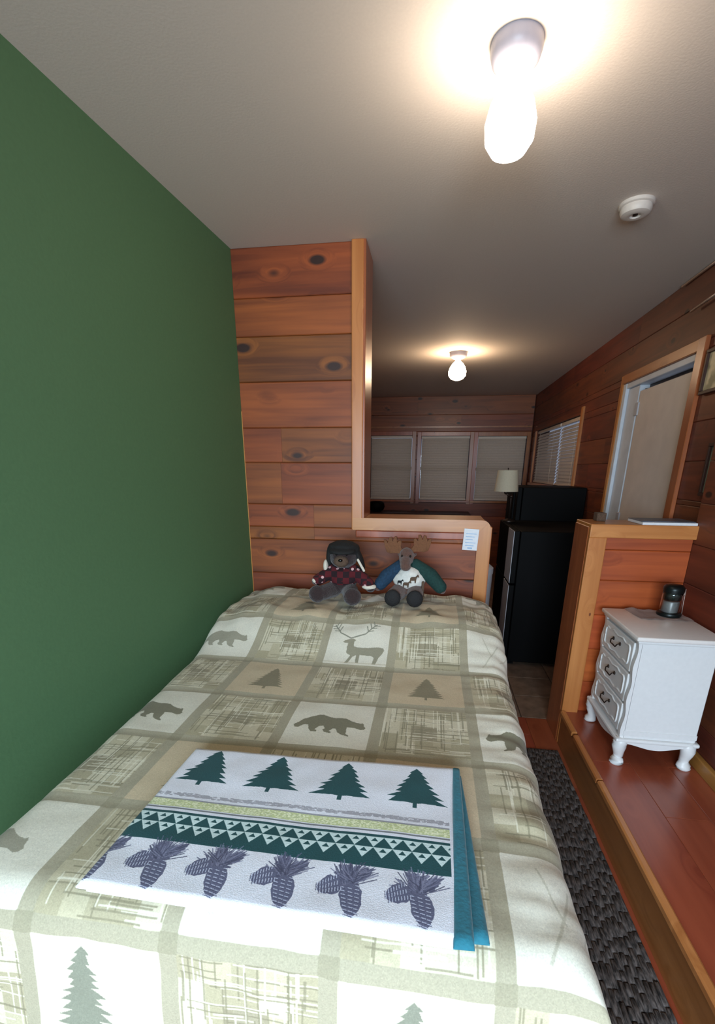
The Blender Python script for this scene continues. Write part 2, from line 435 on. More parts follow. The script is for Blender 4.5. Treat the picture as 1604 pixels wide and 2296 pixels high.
rbx('casing', WIN[0], WIN[1], WIN[3], WIN[3] + .05, 0.012, 0.028, M_plankR, t)
rbx('sill', WIN[0] - .03, WIN[1] + .03, WIN[2] - .03, WIN[2], 0.0, 0.05, M_trimY, t)
rbx('pane', WIN[0], WIN[1], WIN[2], WIN[3], -0.10, -0.095, M_glass, t)
fR = lambda u, d, z: (xr(u) + 0.014 - d, u, z)
blind('window_blind', fR, WIN[0] + .006, 5.72, WIN[2] + .006, WIN[3] - .006, 'right-hand cream slatted blind of the side window, nearer the door', None, tilt=64, pitch=0.034)
blind('window_blind', fR, 5.775, WIN[1] - .006, WIN[2] + .006, WIN[3] - .006, 'left-hand cream slatted blind of the side window, nearer the far corner', None, tilt=64, pitch=0.034)

# ---- door in the right wall, behind the half wall
d = empty('door_1', (xr(3.4), 3.4, 0), None, None, kind='structure')
cw = 0.058
rbx('casing', DOOR[0] - 0.075, DOOR[0], 0.0, DOOR[3] + cw, 0.012, 0.034, M_jamb, d, 0.003)
rbx('casing', DOOR[1], DOOR[1] + 0.045, 0.0, DOOR[3] + cw, 0.012, 0.034, M_trimZ, d, 0.003)
rbx('casing', DOOR[0], DOOR[1], DOOR[3], DOOR[3] + cw, 0.012, 0.034, M_trimY, d, 0.003)
rbx('door_frame', DOOR[1] - 0.05, DOOR[1], 0.0, DOOR[3], -0.13, 0.026, M_doorframe, d, 0.003)
rbx('door_frame', DOOR[0], DOOR[0] + 0.02, 0.0, DOOR[3], -0.13, 0.018, M_doorframe, d, 0.003)
rbx('door_frame', DOOR[0] + 0.02, DOOR[1] - 0.05, DOOR[3] - 0.035, DOOR[3], -0.13, 0.018, M_doorframe, d, 0.003)
# inner stop on the hinge side, wide as the photo shows
rbx('door_stop', DOOR[1] - 0.24, DOOR[1] - 0.05, 0.0, DOOR[3] - 0.036, -0.10, 0.004, M_doorframe, d, 0.003)
lf = rbx('door_leaf', DOOR[0] + 0.022, DOOR[1] - 0.252, 0.01, DOOR[3] - 0.075, -0.045, -0.002, M_door, d, 0.003)
rbx('dark_gap_strip', DOOR[1] - 0.253, DOOR[1] - 0.240, 0.0, DOOR[3] - 0.06, -0.09, -0.03, M_black, d)  # black strip standing in for the shade in the gap beside the leaf
rbx('head_gap', DOOR[0] + 0.022, DOOR[1] - 0.24, DOOR[3] - 0.074, DOOR[3] - 0.036, -0.09, -0.06, M_bronze, d)
for zz in (1.86, 1.15, 0.3):
    rbx('hinge', DOOR[1] - 0.275, DOOR[1] - 0.225, zz - 0.04, zz + 0.04, -0.012, 0.010, M_steel, d, 0.002)

# ---- floors
bm = nb()
box(bm, -1.3, 1.4, YB, YPB + 0.03, -0.06, -0.010); box(bm, -1.1, 1.5, YPB + 0.03, YF + 0.1, -0.06, -0.010)
fl = obj('floor', bm, M_grout); tag(fl, kind='structure')
pw = 0.14
i = 0; x = XS
x = XS + 0.010
while x > -1.15:
    x0 = x - pw
    js = [YB] + [YB + 0.35 + (i * 0.47) % 1.2 + 1.22 * k for k in range(4)] + [YPB + 0.03]
    js = [j for j in js if j <= YPB + 0.03]
    for a, b_ in zip(js, js[1:]):
        if b_ - a > .02 and x > 0.3:
            bx('plank', x0 + .0006, x - .0006, a + .0006, b_ - .0006, -0.010, 0.0, M_floor, fl, 0.001)
    x = x0; i += 1
bx('laminate_sheet', -1.15, XS - 0.14 * 4, YB, YPB + .03, -0.010, -0.0004, M_floor, fl)
# far floor: stone-look tiles
ts = 0.305
y = YPB + 0.032
while y < 4.6:
    x = 0.32
    while x < 1.28:
        x1 = min(x + ts, 1.33)
        bx('tile', x + .003, x1 - .003, y + .003, y + ts - .003, -0.010, 0.0, M_tile, fl, 0.002)
        x += ts
    y += ts
bx('tile_sheet', -1.0, 0.32, YPB + .03, YF, -0.010, -0.001, M_tile, fl)
bx('tile_sheet', 0.32, 1.33, y, YF, -0.010, -0.001, M_tile, fl)

# ---- platform
bm = nb(); box(bm, XS + 0.012, 1.27, YB, YP + 0.008, -0.009, ZP - 0.012)
pf = obj('floor_platform', bm, M_core); tag(pf, kind='structure')
x = XS + 0.018; i = 0
while x < 1.256:
    x1 = min(x + 0.165, 1.256)
    js = [YB, 0.95 + 0.3 * (i % 2), 2.0 - 0.35 * (i % 2), YP + 0.008]
    for a, b_ in zip(js, js[1:]):
        bx('plank', x + .0005, x1 - .0005, a + .0005, b_ - .0005, ZP - 0.012, ZP, M_floor, pf, 0.0012)
    x = x1; i += 1
t = empty('trim_3', (XS, 1.0, 0), None, None, kind='structure')
bx('riser_board', XS, XS + 0.012, YB, YP - 0.024, 0.0, ZP - 0.012, M_riser, t, 0.001)
for (a, b_) in ((YB, 1.835), (1.85, 2.205), (2.235, 2.455)):
    bm = nb()
    prof = [(XS - 0.010, ZP - 0.016), (XS + 0.018, ZP - 0.016), (XS + 0.018, ZP + 0.004), (XS + 0.012, ZP + 0.008), (XS - 0.004, ZP + 0.008), (XS - 0.010, ZP + 0.002)]
    prism(bm, prof, lambda p, q, dd: (p, dd, q), a, b_)
    obj('nosing', bm, M_trimY, t)
bx('baseboard_right', XR_N - 0.038, XR_N - 0.012, YB, YP - 0.001, ZP, ZP + 0.062, M_riser, None, 0.005, 2)['kind'] = 'structure'
# ------------------------------------------------------------------ printed cloth: patterns drawn into arrays
class Canvas:
    def __init__(s, u0, u1, v0, v1, res, bg):
        s.u0, s.v0, s.res = u0, v0, res
        s.w = int((u1 - u0) / res); s.h = int((v1 - v0) / res)
        s.a = np.empty((s.h, s.w, 3), np.float32); s.a[:] = np.array(bg, np.float32) / 255
        s.u1, s.v1 = u0 + s.w * res, v0 + s.h * res
    def win(s, u0, u1, v0, v1):
        i0 = max(0, int((u0 - s.u0) / s.res)); i1 = min(s.w, int(math.ceil((u1 - s.u0) / s.res)))
        j0 = max(0, int((v0 - s.v0) / s.res)); j1 = min(s.h, int(math.ceil((v1 - s.v0) / s.res)))
        return i0, max(i0, i1), j0, max(j0, j1)
    def rect(s, u0, u1, v0, v1, c, al=1.0):
        i0, i1, j0, j1 = s.win(u0, u1, v0, v1)
        s.a[j0:j1, i0:i1] = s.a[j0:j1, i0:i1] * (1 - al) + np.array(c, np.float32) / 255 * al
    def poly(s, P, c, al=1.0):
        P = np.array(P, float)
        i0, i1, j0, j1 = s.win(P[:, 0].min(), P[:, 0].max(), P[:, 1].min(), P[:, 1].max())
        if i1 <= i0 or j1 <= j0: return
        uu = s.u0 + (np.arange(i0, i1) + .5) * s.res; vv = s.v0 + (np.arange(j0, j1) + .5) * s.res
        U, V = np.meshgrid(uu, vv); ins = np.zeros(U.shape, bool)
        n = len(P)
        for k in range(n):
            x0, y0 = P[k]; x1, y1 = P[(k + 1) % n]
            if y0 == y1: continue
            cond = ((y0 > V) != (y1 > V)) & (U < (x1 - x0) * (V - y0) / (y1 - y0) + x0)
            ins ^= cond
        blk = s.a[j0:j1, i0:i1]
        blk[ins] = blk[ins] * (1 - al) + np.array(c, np.float32) / 255 * al
    def line(s, p, q, wd, c, al=1.0):
        dx, dy = q[0] - p[0], q[1] - p[1]; l = math.hypot(dx, dy) or 1e-6
        nx, ny = -dy / l * wd / 2, dx / l * wd / 2
        s.poly([(p[0] + nx, p[1] + ny), (q[0] + nx, q[1] + ny), (q[0] - nx, q[1] - ny), (p[0] - nx, p[1] - ny)], c, al)
    def image(s, name):
        im = bpy.data.images.new(name, s.w, s.h)
        buf = np.ones((s.h, s.w, 4), np.float32); buf[..., :3] = np.clip(s.a, 0, 1)
        im.pixels.foreach_set(buf.ravel()); im.update(); im.pack()
        return im

def cloth_mat(name, im, rough=0.85, bscale=260.0, bst=0.35, weave=True):
    m, nt, N, L, b = newmat(name)
    uv = N.new('ShaderNodeUVMap'); t = N.new('ShaderNodeTexImage'); t.image = im; t.extension = 'EXTEND'
    L.new(uv.outputs[0], t.inputs['Vector'])
    L.new(t.outputs['Color'], b.inputs['Base Color'])
    b.inputs['Roughness'].default_value = rough; b.inputs['Specular IOR Level'].default_value = 0.25
    b.inputs['Sheen Weight'].default_value = 0.1
    tc = N.new('ShaderNodeTexCoord'); nz = N.new('ShaderNodeTexNoise'); nz.inputs['Scale'].default_value = bscale; nz.inputs['Detail'].default_value = 3
    L.new(tc.outputs['Object'], nz.inputs['Vector'])
    bp = N.new('ShaderNodeBump'); bp.inputs['Strength'].default_value = bst; bp.inputs['Distance'].default_value = 0.002
    L.new(nz.outputs['Fac'], bp.inputs['Height']); L.new(bp.outputs['Normal'], b.inputs['Normal'])
    return m

rnd = random.Random(11)
OL = (128, 124, 102); CREAM = (222, 218, 202); TAN = (202, 186, 156); SASH = (168, 161, 138)
BEAR = [(0, .30), (.03, .24), (.08, .24), (.14, .32), (.20, .33), (.235, .22), (.27, .17), (.35, .17), (.35, .20), (.315, .22), (.36, .31), (.42, .33), (.45, .26), (.425, .22),
        (.46, .17), (.54, .15), (.555, .175), (.52, .20), (.56, .27), (.60, .27), (.64, .18), (.70, .13), (.80, .10), (.80, .125), (.755, .16), (.745, .33), (.84, .33), (.94, .29), (.985, .31), (1.0, .345), (.97, .40), (.965, .44), (.94, .475),
        (.925, .455), (.86, .465), (.78, .50), (.70, .56), (.63, .57), (.54, .565), (.46, .585), (.36, .63), (.30, .62), (.20, .55), (.10, .46), (.06, .38)]
BODY_DEER = [(.34, .0), (.40, .0), (.46, .20), (.52, .26), (.53, .02), (.58, .02), (.58, .27), (.80, .25), (.84, .20), (.82, .0), (.88, .0), (.92, .22), (.97, .33), (1.0, .44), (.98, .50), (.90, .52), (.70, .48), (.52, .47),
             (.45, .50), (.44, .62), (.47, .68), (.42, .72), (.36, .70), (.28, .66), (.24, .61), (.27, .585), (.34, .58), (.33, .47), (.34, .30), (.42, .24), (.36, .06)]
def tree_poly(n, seed, wob=0.10, notch=0.32):
    r = random.Random(seed); L_, R_s = [], []
    for k in range(n):
        t = (k + 1) / n; wd = 0.5 * (0.10 + 0.90 * t ** 0.95); z = 1 - t * 0.9
        L_ += [(-wd * (1 + r.uniform(-wob, wob)), z + r.uniform(-.01, .01)), (-wd * (1 - notch), z + 0.012 + 0.2 / n)]
        R_s += [(wd * (1 + r.uniform(-wob, wob)), z + r.uniform(-.01, .01)), (wd * (1 - notch), z + 0.012 + 0.2 / n)]
    def fix(s_):  # outward tip first then inward notch beneath
        out = []
        for i in range(0, len(s_), 2):
            out.append(s_[i])
            if i + 2 < len(s_): out.append((s_[i][0] * (1 - notch), s_[i][1] - 0.004))
        return out
    l, r_ = fix(L_), fix(R_s)
    return [(0, 1.0)] + r_ + [(.12, .115), (.035, .10), (.035, 0), (-.035, 0), (-.035, .10), (-.12, .115)] + l[::-1]
TREE = tree_poly(9, 3); FIR = tree_poly(15, 5, 0.2, 0.45)

QX = [-1.216, -0.943, -0.670, -0.397, -0.124, 0.149, 0.422, 0.695, 0.968]
QY0, QP = 0.500, 0.272
qc = Canvas(-1.42, 1.08, -0.30, 2.75, 0.0016, SASH)
def put(poly, u, v, su, sv, flip, c, al=1.0):
    qc.poly([(u + ((1 - a) if flip else a) * su, v + b_ * sv) for a, b_ in poly], c, al)
def plaid(u0, u1, v0, v1):
    qc.rect(u0, u1, v0, v1, (184, 174, 146))
    n = 5; du = (u1 - u0) / n; dv = (v1 - v0) / n
    for a in range(n):
        for b_ in range(n):
            k = rnd.random()
            c = (212, 206, 182) if k < .45 else ((168, 160, 132) if k < .72 else (190, 182, 154))
            qc.rect(u0 + a * du, u0 + (a + 1) * du, v0 + b_ * dv, v0 + (b_ + 1) * dv, c, 0.75)
    qc.rect(u0 + du * 1.7, u0 + du * 3.2, v0 + dv * 1.6, v0 + dv * 3.0, (150, 142, 118), 0.8)
    for _ in range(40):
        p = rnd.uniform(v0, v1); s_ = rnd.uniform(u0, u1 - .05); qc.rect(s_, min(u1, s_ + rnd.uniform(.04, .2)), p, p + .0017, (134, 128, 104) if rnd.random() < .55 else (228, 224, 204), .7)
        p = rnd.uniform(u0, u1 - .002); s_ = rnd.uniform(v0, v1 - .05); qc.rect(p, p + .0017, s_, min(v1, s_ + rnd.uniform(.04, .2)), (134, 128, 104) if rnd.random() < .55 else (228, 224, 204), .7)
hs_ = 0.0165
for ci in range(len(QX) - 1):
    for ri in range(-3, 9):
        v0 = QY0 + ri * QP + hs_; v1 = QY0 + (ri + 1) * QP - hs_; u0 = QX[ci] + hs_; u1 = QX[ci + 1] - hs_
        col = ci - 1                                   # column 0 is the one by the green wall
        if (ri + col) % 2 != 0:
            plaid(u0, u1, v0, v1); continue
        cu, su = (u0 + u1) / 2, u1 - u0
        if ri % 2 == 0 and ri >= 0:                     # rows with animals on cream
            qc.rect(u0, u1, v0, v1, CREAM)
            if ri == 4 and col == 2:
                qc.poly([(u0 + su * (.02 + .92 * a), v0 + su * (.04 + .80 * b_)) for a, b_ in BODY_DEER], (150, 146, 126))
                hd = (u0 + su * .36, v0 + su * .62)
                for sg, k in ((-1, .9), (1, 1.15)):
                    tip = (hd[0] + sg * .085 * k, hd[1] + .085); mid = (hd[0] + sg * .05 * k, hd[1] + .028)
                    qc.line(hd, mid, .006, (140, 140, 124)); qc.line(mid, tip, .005, (140, 140, 124))
                    for f_ in (.2, .5, .8):
                        b0 = (mid[0] + (tip[0] - mid[0]) * f_, mid[1] + (tip[1] - mid[1]) * f_)
                        qc.line(b0, (b0[0] - sg * .008, b0[1] + .034), .004, (140, 140, 124))
                        qc.line(b0, (b0[0] + sg * .022, b0[1] + .006), .004, (140, 140, 124))
                qc.rect(u0, u1, v0 + .01, v0 + .014, (190, 180, 156), .5)
            elif ri == 0 and col in (2,):
                put(BEAR, cu - .08, v0 + .05, .16, .12, False, (176, 176, 158))
            elif col >= 3 and ri in (0, 4):
                qc.line((u0 + .05, v0 + .03), (cu, v1 - .06), .005, (196, 192, 174)); qc.line((cu, v0 + .08), (u1 - .03, v1 - .03), .005, (196, 192, 174))
                qc.line((cu - .03, v0 + .1), (cu - .06, v1 - .03), .004, (196, 192, 174))
            else:
                flip = col >= 3
                put(BEAR, cu - .105 - (.055 if ri == 0 and col == 0 else .015 if col == 0 else 0), v0 + .035, .21, .21, flip, OL if ri == 2 else (158, 154, 136))
                rr = random.Random(ri * 9 + col)
        else:
            top = ri >= 0
            qc.rect(u0, u1, v0, v1, TAN if top else (214, 208, 186))
            if top:
                qc.poly([(cu + a * .125, v0 + .035 + b_ * .165) for a, b_ in TREE], (138, 130, 104))
            else:
                qc.poly([(cu - (.025 if col == 1 else 0) + a * .165, v0 - .04 + b_ * .262) for a, b_ in FIR], (132, 134, 118))
    for ri in range(-3, 10):                            # darker squares where the strips cross
        qc.rect(QX[ci] - hs_, QX[ci] + hs_, QY0 + ri * QP - hs_, QY0 + ri * QP + hs_, (152, 146, 122), .8)
rg = np.random.RandomState(4)
qc.a *= (1 + 0.03 * rg.randn(qc.h, qc.w, 1)).astype(np.float32)
M_quilt = cloth_mat('quilt_print', qc.image('quilt_print'), bscale=90, bst=0.2)

# ------------------------------------------------------------------ bed
BX0, BX1, BY0, BY1, BZ = -0.885, 0.250, 0.585, 2.44, 0.772
bed = empty('bed', ((BX0 + BX1) / 2, 1.5, 0), 'single bed standing against the green wall under a patchwork quilt', 'bed')
M_sheet = plain('mattress_ticking', (210, 206, 196), 0.8, bump=0.2, bscale=60)
bx('mattress', BX0 + .05, BX1 - .05, BY0 + .05, BY1 - .01, 0.45, 0.735, M_sheet, bed, 0.05, 3, True)
bx('box_spring', BX0 + .06, BX1 - .06, BY0 + .06, BY1 - .02, 0.20, 0.45, M_sheet, bed, 0.02, 2)
bx('bed_frame', BX0 + .06, BX1 - .06, BY0 + .06, BY1 - .02, 0.14, 0.20, M_brown, bed, 0.004)
for sx in (BX0 + .11, BX1 - .11):
    for sy in (BY0 + .12, BY1 - .08): bx('leg', sx - .03, sx + .03, sy - .03, sy + .03, 0.0, 0.14, M_brown, bed, 0.004)

def sstep(a, b_, x):
    t = min(1, max(0, (x - a) / (b_ - a))); return t * t * (3 - 2 * t)
def bump_z(y, x=0.0):
    z = 0.118 * sstep(1.56, 1.93, y) - 0.100 * sstep(2.26, 2.47, y)
    cu = (x - (BX0 + BX1) / 2) / ((BX1 - BX0) / 2)
    z -= 0.012 * sstep(1.7, 2.0, y) * math.exp(-(cu / .12) ** 2)
    z *= 1 - 0.22 * sstep(0.80, 1.0, abs(cu))
    return z
# arc length along the bed
ys = np.linspace(BY0, 2.47, 400); zs_ = np.array([bump_z(v) for v in ys]); ln = np.concatenate([[0], np.cumsum(np.hypot(np.diff(ys), np.diff(zs_)))]) + BY0
def y_of(v): return float(np.interp(v, ln, ys))
def edge(s, r, th):
    """outward run and drop after arc length s beyond the edge"""
    if s <= 0: return 0.0, 0.0
    if s < r * th: a = s / r; return r * math.sin(a), r * (1 - math.cos(a))
    e = s - r * th
    return r * math.sin(th) + e * math.cos(th), r * (1 - math.cos(th)) + e * math.sin(th)
VEND = float(ln[-1])
def quilt_pt(u, v):
    dv = max(0, BY0 - v)
    y = y_of(max(v, BY0)); taper = sstep(2.2, 0.55, y)
    e0 = BX0 + 0.075 * taper; e1 = BX1 - 0.026 * taper
    du_r = max(0, u - e1); du_l = max(0, e0 - u); x = min(max(u, e0), e1)
    # right-hand hang leans outward, more towards the foot
    thr = math.radians(83.5)
    ox, dx = edge(du_r, 0.075, thr) if du_r else ((-edge(du_l, 0.05, math.radians(86))[0], edge(du_l, 0.05, math.radians(86))[1]) if du_l else (0, 0))
    oy, dy = edge(dv, 0.075, math.radians(82))
    drop = (dx ** 3 + dy ** 3) ** (1 / 3) if (dx and dy) else dx + dy
    if dx and dy:                                       # cloth cone at the foot corner
        k = min(dx, dy); ox += (0.10 if du_r else 0) * k * (1 if ox > 0 else 0); oy += 0.18 * k
    z = BZ + bump_z(y, x) - drop
    # folds in the hanging sides
    h = sstep(0.05, 0.5, drop)
    n = noise.noise(Vector((u * 2.1, v * 2.1, 0.3))); n2 = noise.noise(Vector((u * 6.5, v * 6.5, 4.1))); n3 = noise.noise(Vector((u * 17, v * 15, 9.1)))
    if du_r: ox += h * (0.016 * math.sin(v * 13 + 2 * n) + 0.008 * math.sin(v * 31))
    if dv: oy += h * (0.020 * math.sin(u * 12 + 1.2 + 2 * n))
    y2 = y - oy; x2 = x + ox
    flat = 1 - h
    tf = 1.0 - 0.8 * (sstep(-.68, -.56, x) * sstep(.2, .1, x) * sstep(.48, .56, y) * sstep(1.06, .97, y))
    z += flat * tf * (0.006 * n + 0.0030 * n2 + 0.0015 * n3)
    cr = noise.noise(Vector((u * 6 + v * 4, v * 26, 2.2))); z += 0.008 * cr * sstep(0.08, 0.25, u) * (1 if not dv else 0) * tf; ox += 0.006 * cr * (1 if du_r else 0)
    z += 0.010 * sstep(1.65, 1.9, y) * n2 * flat + 0.006 * sstep(1.65, 1.9, y) * n3 * flat
    if du_r: x2 += 0.006 * n2 + 0.003 * n3; z += 0.004 * n3
    if dv: y2 += 0.004 * n3
    # quilting puff: shallow grooves along the joining strips
    gu = min(abs(u - q) for q in QX); gv = abs((v - QY0 + QP / 2) % QP - QP / 2)
    z -= 0.0018 * (math.exp(-(gu / .006) ** 2) + math.exp(-(gv / .006) ** 2))
    if y2 > 2.452: y2 = 2.452
    if x2 < BX0 + 0.0: x2 = max(x2, xl(y2) + 0.012)
    return x2, y2, max(z, 0.02)
us = np.arange(-1.33, 0.90, 0.0105); vs2 = np.arange(-0.06, VEND, 0.0105)
V = []; UV = []
for v in vs2:
    for u in us:
        V.append(quilt_pt(float(u), float(v))); UV.append(((u - qc.u0) / (qc.u1 - qc.u0), (v - qc.v0) / (qc.v1 - qc.v0)))
nu, nv = len(us), len(vs2)
F = [(j * nu + i, j * nu + i + 1, (j + 1) * nu + i + 1, (j + 1) * nu + i) for j in range(nv - 1) for i in range(nu - 1)]
me = bpy.data.meshes.new('quilt'); me.from_pydata(V, [], F)
uvl = me.uv_layers.new(name='UVMap'); li = np.empty(len(me.loops), np.int32); me.loops.foreach_get('vertex_index', li)
uvl.data.foreach_set('uv', np.array(UV, np.float32)[li].ravel()); me.polygons.foreach_set('use_smooth', [True] * len(me.polygons)); me.materials.append(M_quilt)
q = bpy.data.objects.new('quilt', me); COL.objects.link(q)
sm = q.modifiers.new('solid', 'SOLIDIFY'); sm.thickness = 0.006; sm.offset = -1
tag(q, 'beige patchwork quilt with bear, deer and pine tree patches spread over the bed', 'quilt')

# ------------------------------------------------------------------ folded throw blanket
bc = Canvas(-0.650, 0.10, 0.46, 1.0, 0.0008, (226, 228, 238))
DG = (28, 74, 78); GR = (168, 168, 178)
for cx_ in (-0.490, -0.328, -0.166, -0.003):
    bc.poly([(cx_ + a * .128, .820 + b_ * .132) for a, b_ in tree_poly(7, int(cx_ * 1000) % 7 + 2, .13, .30)], DG)
for k in range(700):                                    # grey speckle line and yellow-green speckle band
    u = rnd.uniform(-.6, .075); v = rnd.uniform(.778, .788); bc.rect(u, u + .006, v, v + .002, GR)
    u = rnd.uniform(-.6, .075); v = rnd.uniform(.746, .765); bc.rect(u, u + .003, v, v + .0015, (244, 246, 224))
bc.rect(-.65, .1, .7455, .7665, (172, 186, 104), .6)
for k in range(900):
    u = rnd.uniform(-.6, .075); v = rnd.uniform(.746, .765); bc.rect(u, u + .003, v, v + .0015, (236, 240, 206), .8)
bc.rect(-.65, .1, .7675, .7705, (150, 152, 160)); bc.rect(-.65, .1, .7385, .7420, (120, 124, 130))
bc.rect(-.65, .1, .654, .731, DG)
LT = (206, 226, 226)
tw = 0.0362
for row, vb in ((0, .700), (1, .674)):
    k = 0; u = -.60 + (tw / 2 if row else 0)
    while u < .068:
        hgt = .0245
        bc.poly([(u, vb + hgt), (u + tw, vb + hgt), (u + tw / 2, vb)], LT)
        bc.poly([(u + tw / 2 - .007, vb + .0135), (u + tw / 2 + .007, vb + .0135), (u + tw / 2, vb + .0225)], DG)
        bc.line((u, vb + hgt), (u + tw / 2, vb), .002, LT)
        u += tw
bc.rect(.068, .1, .46, 1.0, (226, 228, 238))
def cone_motif(cx_, cy_, k):
    r = random.Random(k); C1 = (98, 100, 126); C2 = (128, 130, 156); C3 = (74, 76, 100)
    def blob(x, y, rx, ry, ang, c):
        P = []
        for t in range(46):
            th = 2 * PI * t / 46; j_ = r.uniform(.72, 1.18)
            px_, py_ = rx * j_ * math.cos(th), ry * j_ * math.sin(th)
            P.append((x + px_ * math.cos(ang) - py_ * math.sin(ang), y + px_ * math.sin(ang) + py_ * math.cos(ang)))
        bc.poly(P, c)
    blob(cx_ + .004, cy_ + .012, .024, .018, .2, C1); blob(cx_ + .002, cy_ + .034, .014, .018, .3, C1); blob(cx_ + .028, cy_ + .030, .026, .011, .75, C1)
    for ang0, n_, ln_ in ((42, 40, .050), (98, 36, .044), (140, 14, .038)):
        for _ in range(n_):
            a = math.radians(ang0 + r.uniform(-20, 20)); o_ = (cx_ + .004 + r.uniform(-.012, .012), cy_ + .012 + r.uniform(-.008, .008)); l = ln_ * r.uniform(.6, 1.05)
            bc.line(o_, (o_[0] + l * math.cos(a), o_[1] + l * math.sin(a)), .0020, (C1, C2, C3)[r.randrange(3)], .85)
    for (ox_, oy_, ang, ln_, wd) in ((.010, .010, -80, .064, .019), (-.006, .012, 207, .044, .019)):
        a = math.radians(ang); dx, dy = math.cos(a), math.sin(a); bx0, by0 = cx_ + ox_, cy_ + oy_
        P = []
        for t in range(30):
            th = 2 * PI * t / 30; l = (0.5 - 0.5 * math.cos(th)) * ln_; wv = wd * math.sin(th) * (1.25 - .5 * l / ln_) * r.uniform(.92, 1.08)
            P.append((bx0 + dx * l - dy * wv, by0 + dy * l + dx * wv))
        bc.poly(P, C1)
        m_ = 8
        for t in range(m_):
            for sgn in (-1, 0, 1):
                l = ln_ * (t + .6 + .5 * (sgn == 0)) / (m_ + .6); o_ = sgn * wd * .6 * (1.15 - .5 * t / m_)
                p0 = (bx0 + dx * l - dy * (o_ - .0045), by0 + dy * l + dx * (o_ - .0045)); p1 = (bx0 + dx * (l + .0028) - dy * (o_ + .0030), by0 + dy * (l + .0028) + dx * (o_ + .0030))
                bc.line(p0, p1, .0019, (190, 196, 218), .85); bc.line((p0[0] + dx * .0022, p0[1] + dy * .0022), (p1[0] + dx * .0022, p1[1] + dy * .0022), .0012, C3, .8)
for k, cx_ in enumerate((-0.585, -0.468, -0.352, -0.232, -0.115, 0.003)):
    cone_motif(cx_, .602, k)
bc.a *= (1 + 0.03 * rg.randn(bc.h, bc.w, 1)).astype(np.float32)
M_throw = cloth_mat('throw_print', bc.image('throw_print'), bscale=400, bst=0.3)
M_teal = plain('teal_fleece', (24, 106, 124), 0.85, bump=0.35, bscale=120, var=0.05, sheen=0.2)
thr = empty('folded_throw_blanket', (-0.24, 0.75, BZ + 0.012), 'folded white throw blanket with green pine trees and pine cones lying on the quilt', 'blanket')
def cloth_slab(name, corners, z0, th, mat, uvc=None, par=None, n=(60, 44), rr=0.010, wav=0.003, seed=0.0):
    """corners: near-left, near-right, far-right, far-left (x,y)"""
    (ax, ay), (bx_, by), (cx_, cy), (dx_, dy) = corners
    nx, ny = n; V = []; UVs = []
    for j in range(ny + 1):
        for i in range(nx + 1):
            s_, t_ = i / nx, j / ny
            s2, t2 = .5 - .5 * math.cos(PI * s_) if nx < 20 else s_, t_
            x = (ax * (1 - s2) + bx_ * s2) * (1 - t2) + (dx_ * (1 - s2) + cx_ * s2) * t2
            y = (ay * (1 - s2) + by * s2) * (1 - t2) + (dy * (1 - s2) + cy * s2) * t2
            wx = math.hypot(bx_ - ax, by - ay); wy = math.hypot(dx_ - ax, dy - ay)
            e = min(s2 * wx, (1 - s2) * wx, t2 * wy, (1 - t2) * wy)
            k = 1 - (max(0.0, rr - e) / rr) ** 2
            z = z0 + th * (0.25 + 0.75 * math.sqrt(max(k, 0))) + wav * noise.noise(Vector((x * 7, y * 7, seed))) + wav * .5 * noise.noise(Vector((x * 18, y * 18, seed)))
            V.append((x, y, z)); UVs.append((x, y))
    top = len(V); V += [(p[0], p[1], z0) for p in V[:top]]; UVs += UVs[:top]
    F = [(j * (nx + 1) + i, j * (nx + 1) + i + 1, (j + 1) * (nx + 1) + i + 1, (j + 1) * (nx + 1) + i) for j in range(ny) for i in range(nx)]
    F += [tuple(top + k for k in f[::-1]) for f in F]
    ring = [i for i in range(nx + 1)] + [j * (nx + 1) + nx for j in range(1, ny + 1)] + [ny * (nx + 1) + i for i in range(nx - 1, -1, -1)] + [j * (nx + 1) for j in range(ny - 1, 0, -1)]
    for a, b_ in zip(ring, ring[1:] + ring[:1]): F.append((a, top + a, top + b_, b_))
    org = Vector(((ax + cx_) / 2, (ay + cy) / 2, z0))
    me = bpy.data.meshes.new(name); me.from_pydata([tuple(Vector(p) - org) for p in V], [], F)
    if uvc:
        ul = me.uv_layers.new(name='UVMap'); li = np.empty(len(me.loops), np.int32); me.loops.foreach_get('vertex_index', li)
        U = np.array([((x - uvc.u0) / (uvc.u1 - uvc.u0), (y - uvc.v0) / (uvc.v1 - uvc.v0)) for x, y in UVs], np.float32)
        ul.data.foreach_set('uv', U[li].ravel())
    me.polygons.foreach_set('use_smooth', [True] * len(me.polygons)); me.materials.append(mat)
    me.set_sharp_from_angle(angle=math.radians(60))
    return link(name, me, org, par)
zq = BZ + 0.007
cloth_slab('lower_fold', [(-0.560, .548), (.070, .540), (.080, .968), (-.560, .955)], zq, 0.012, M_throw, bc, thr, (40, 30), seed=3)
cloth_slab('printed_layer', [(-0.572, .541), (.076, .536), (.088, .975), (-.566, .962)], zq + .013, 0.012, M_throw, bc, thr, (90, 60), seed=1)
cloth_slab('teal_edge', [(.066, .528), (.098, .530), (.098, .977), (.080, .977)], zq + .016, 0.012, M_teal, None, thr, (14, 50), 0.008, seed=2)
cloth_slab('teal_edge', [(.070, .552), (.124, .555), (.102, .972), (.082, .968)], zq, 0.013, M_teal, None, thr, (14, 50), 0.008, seed=5)

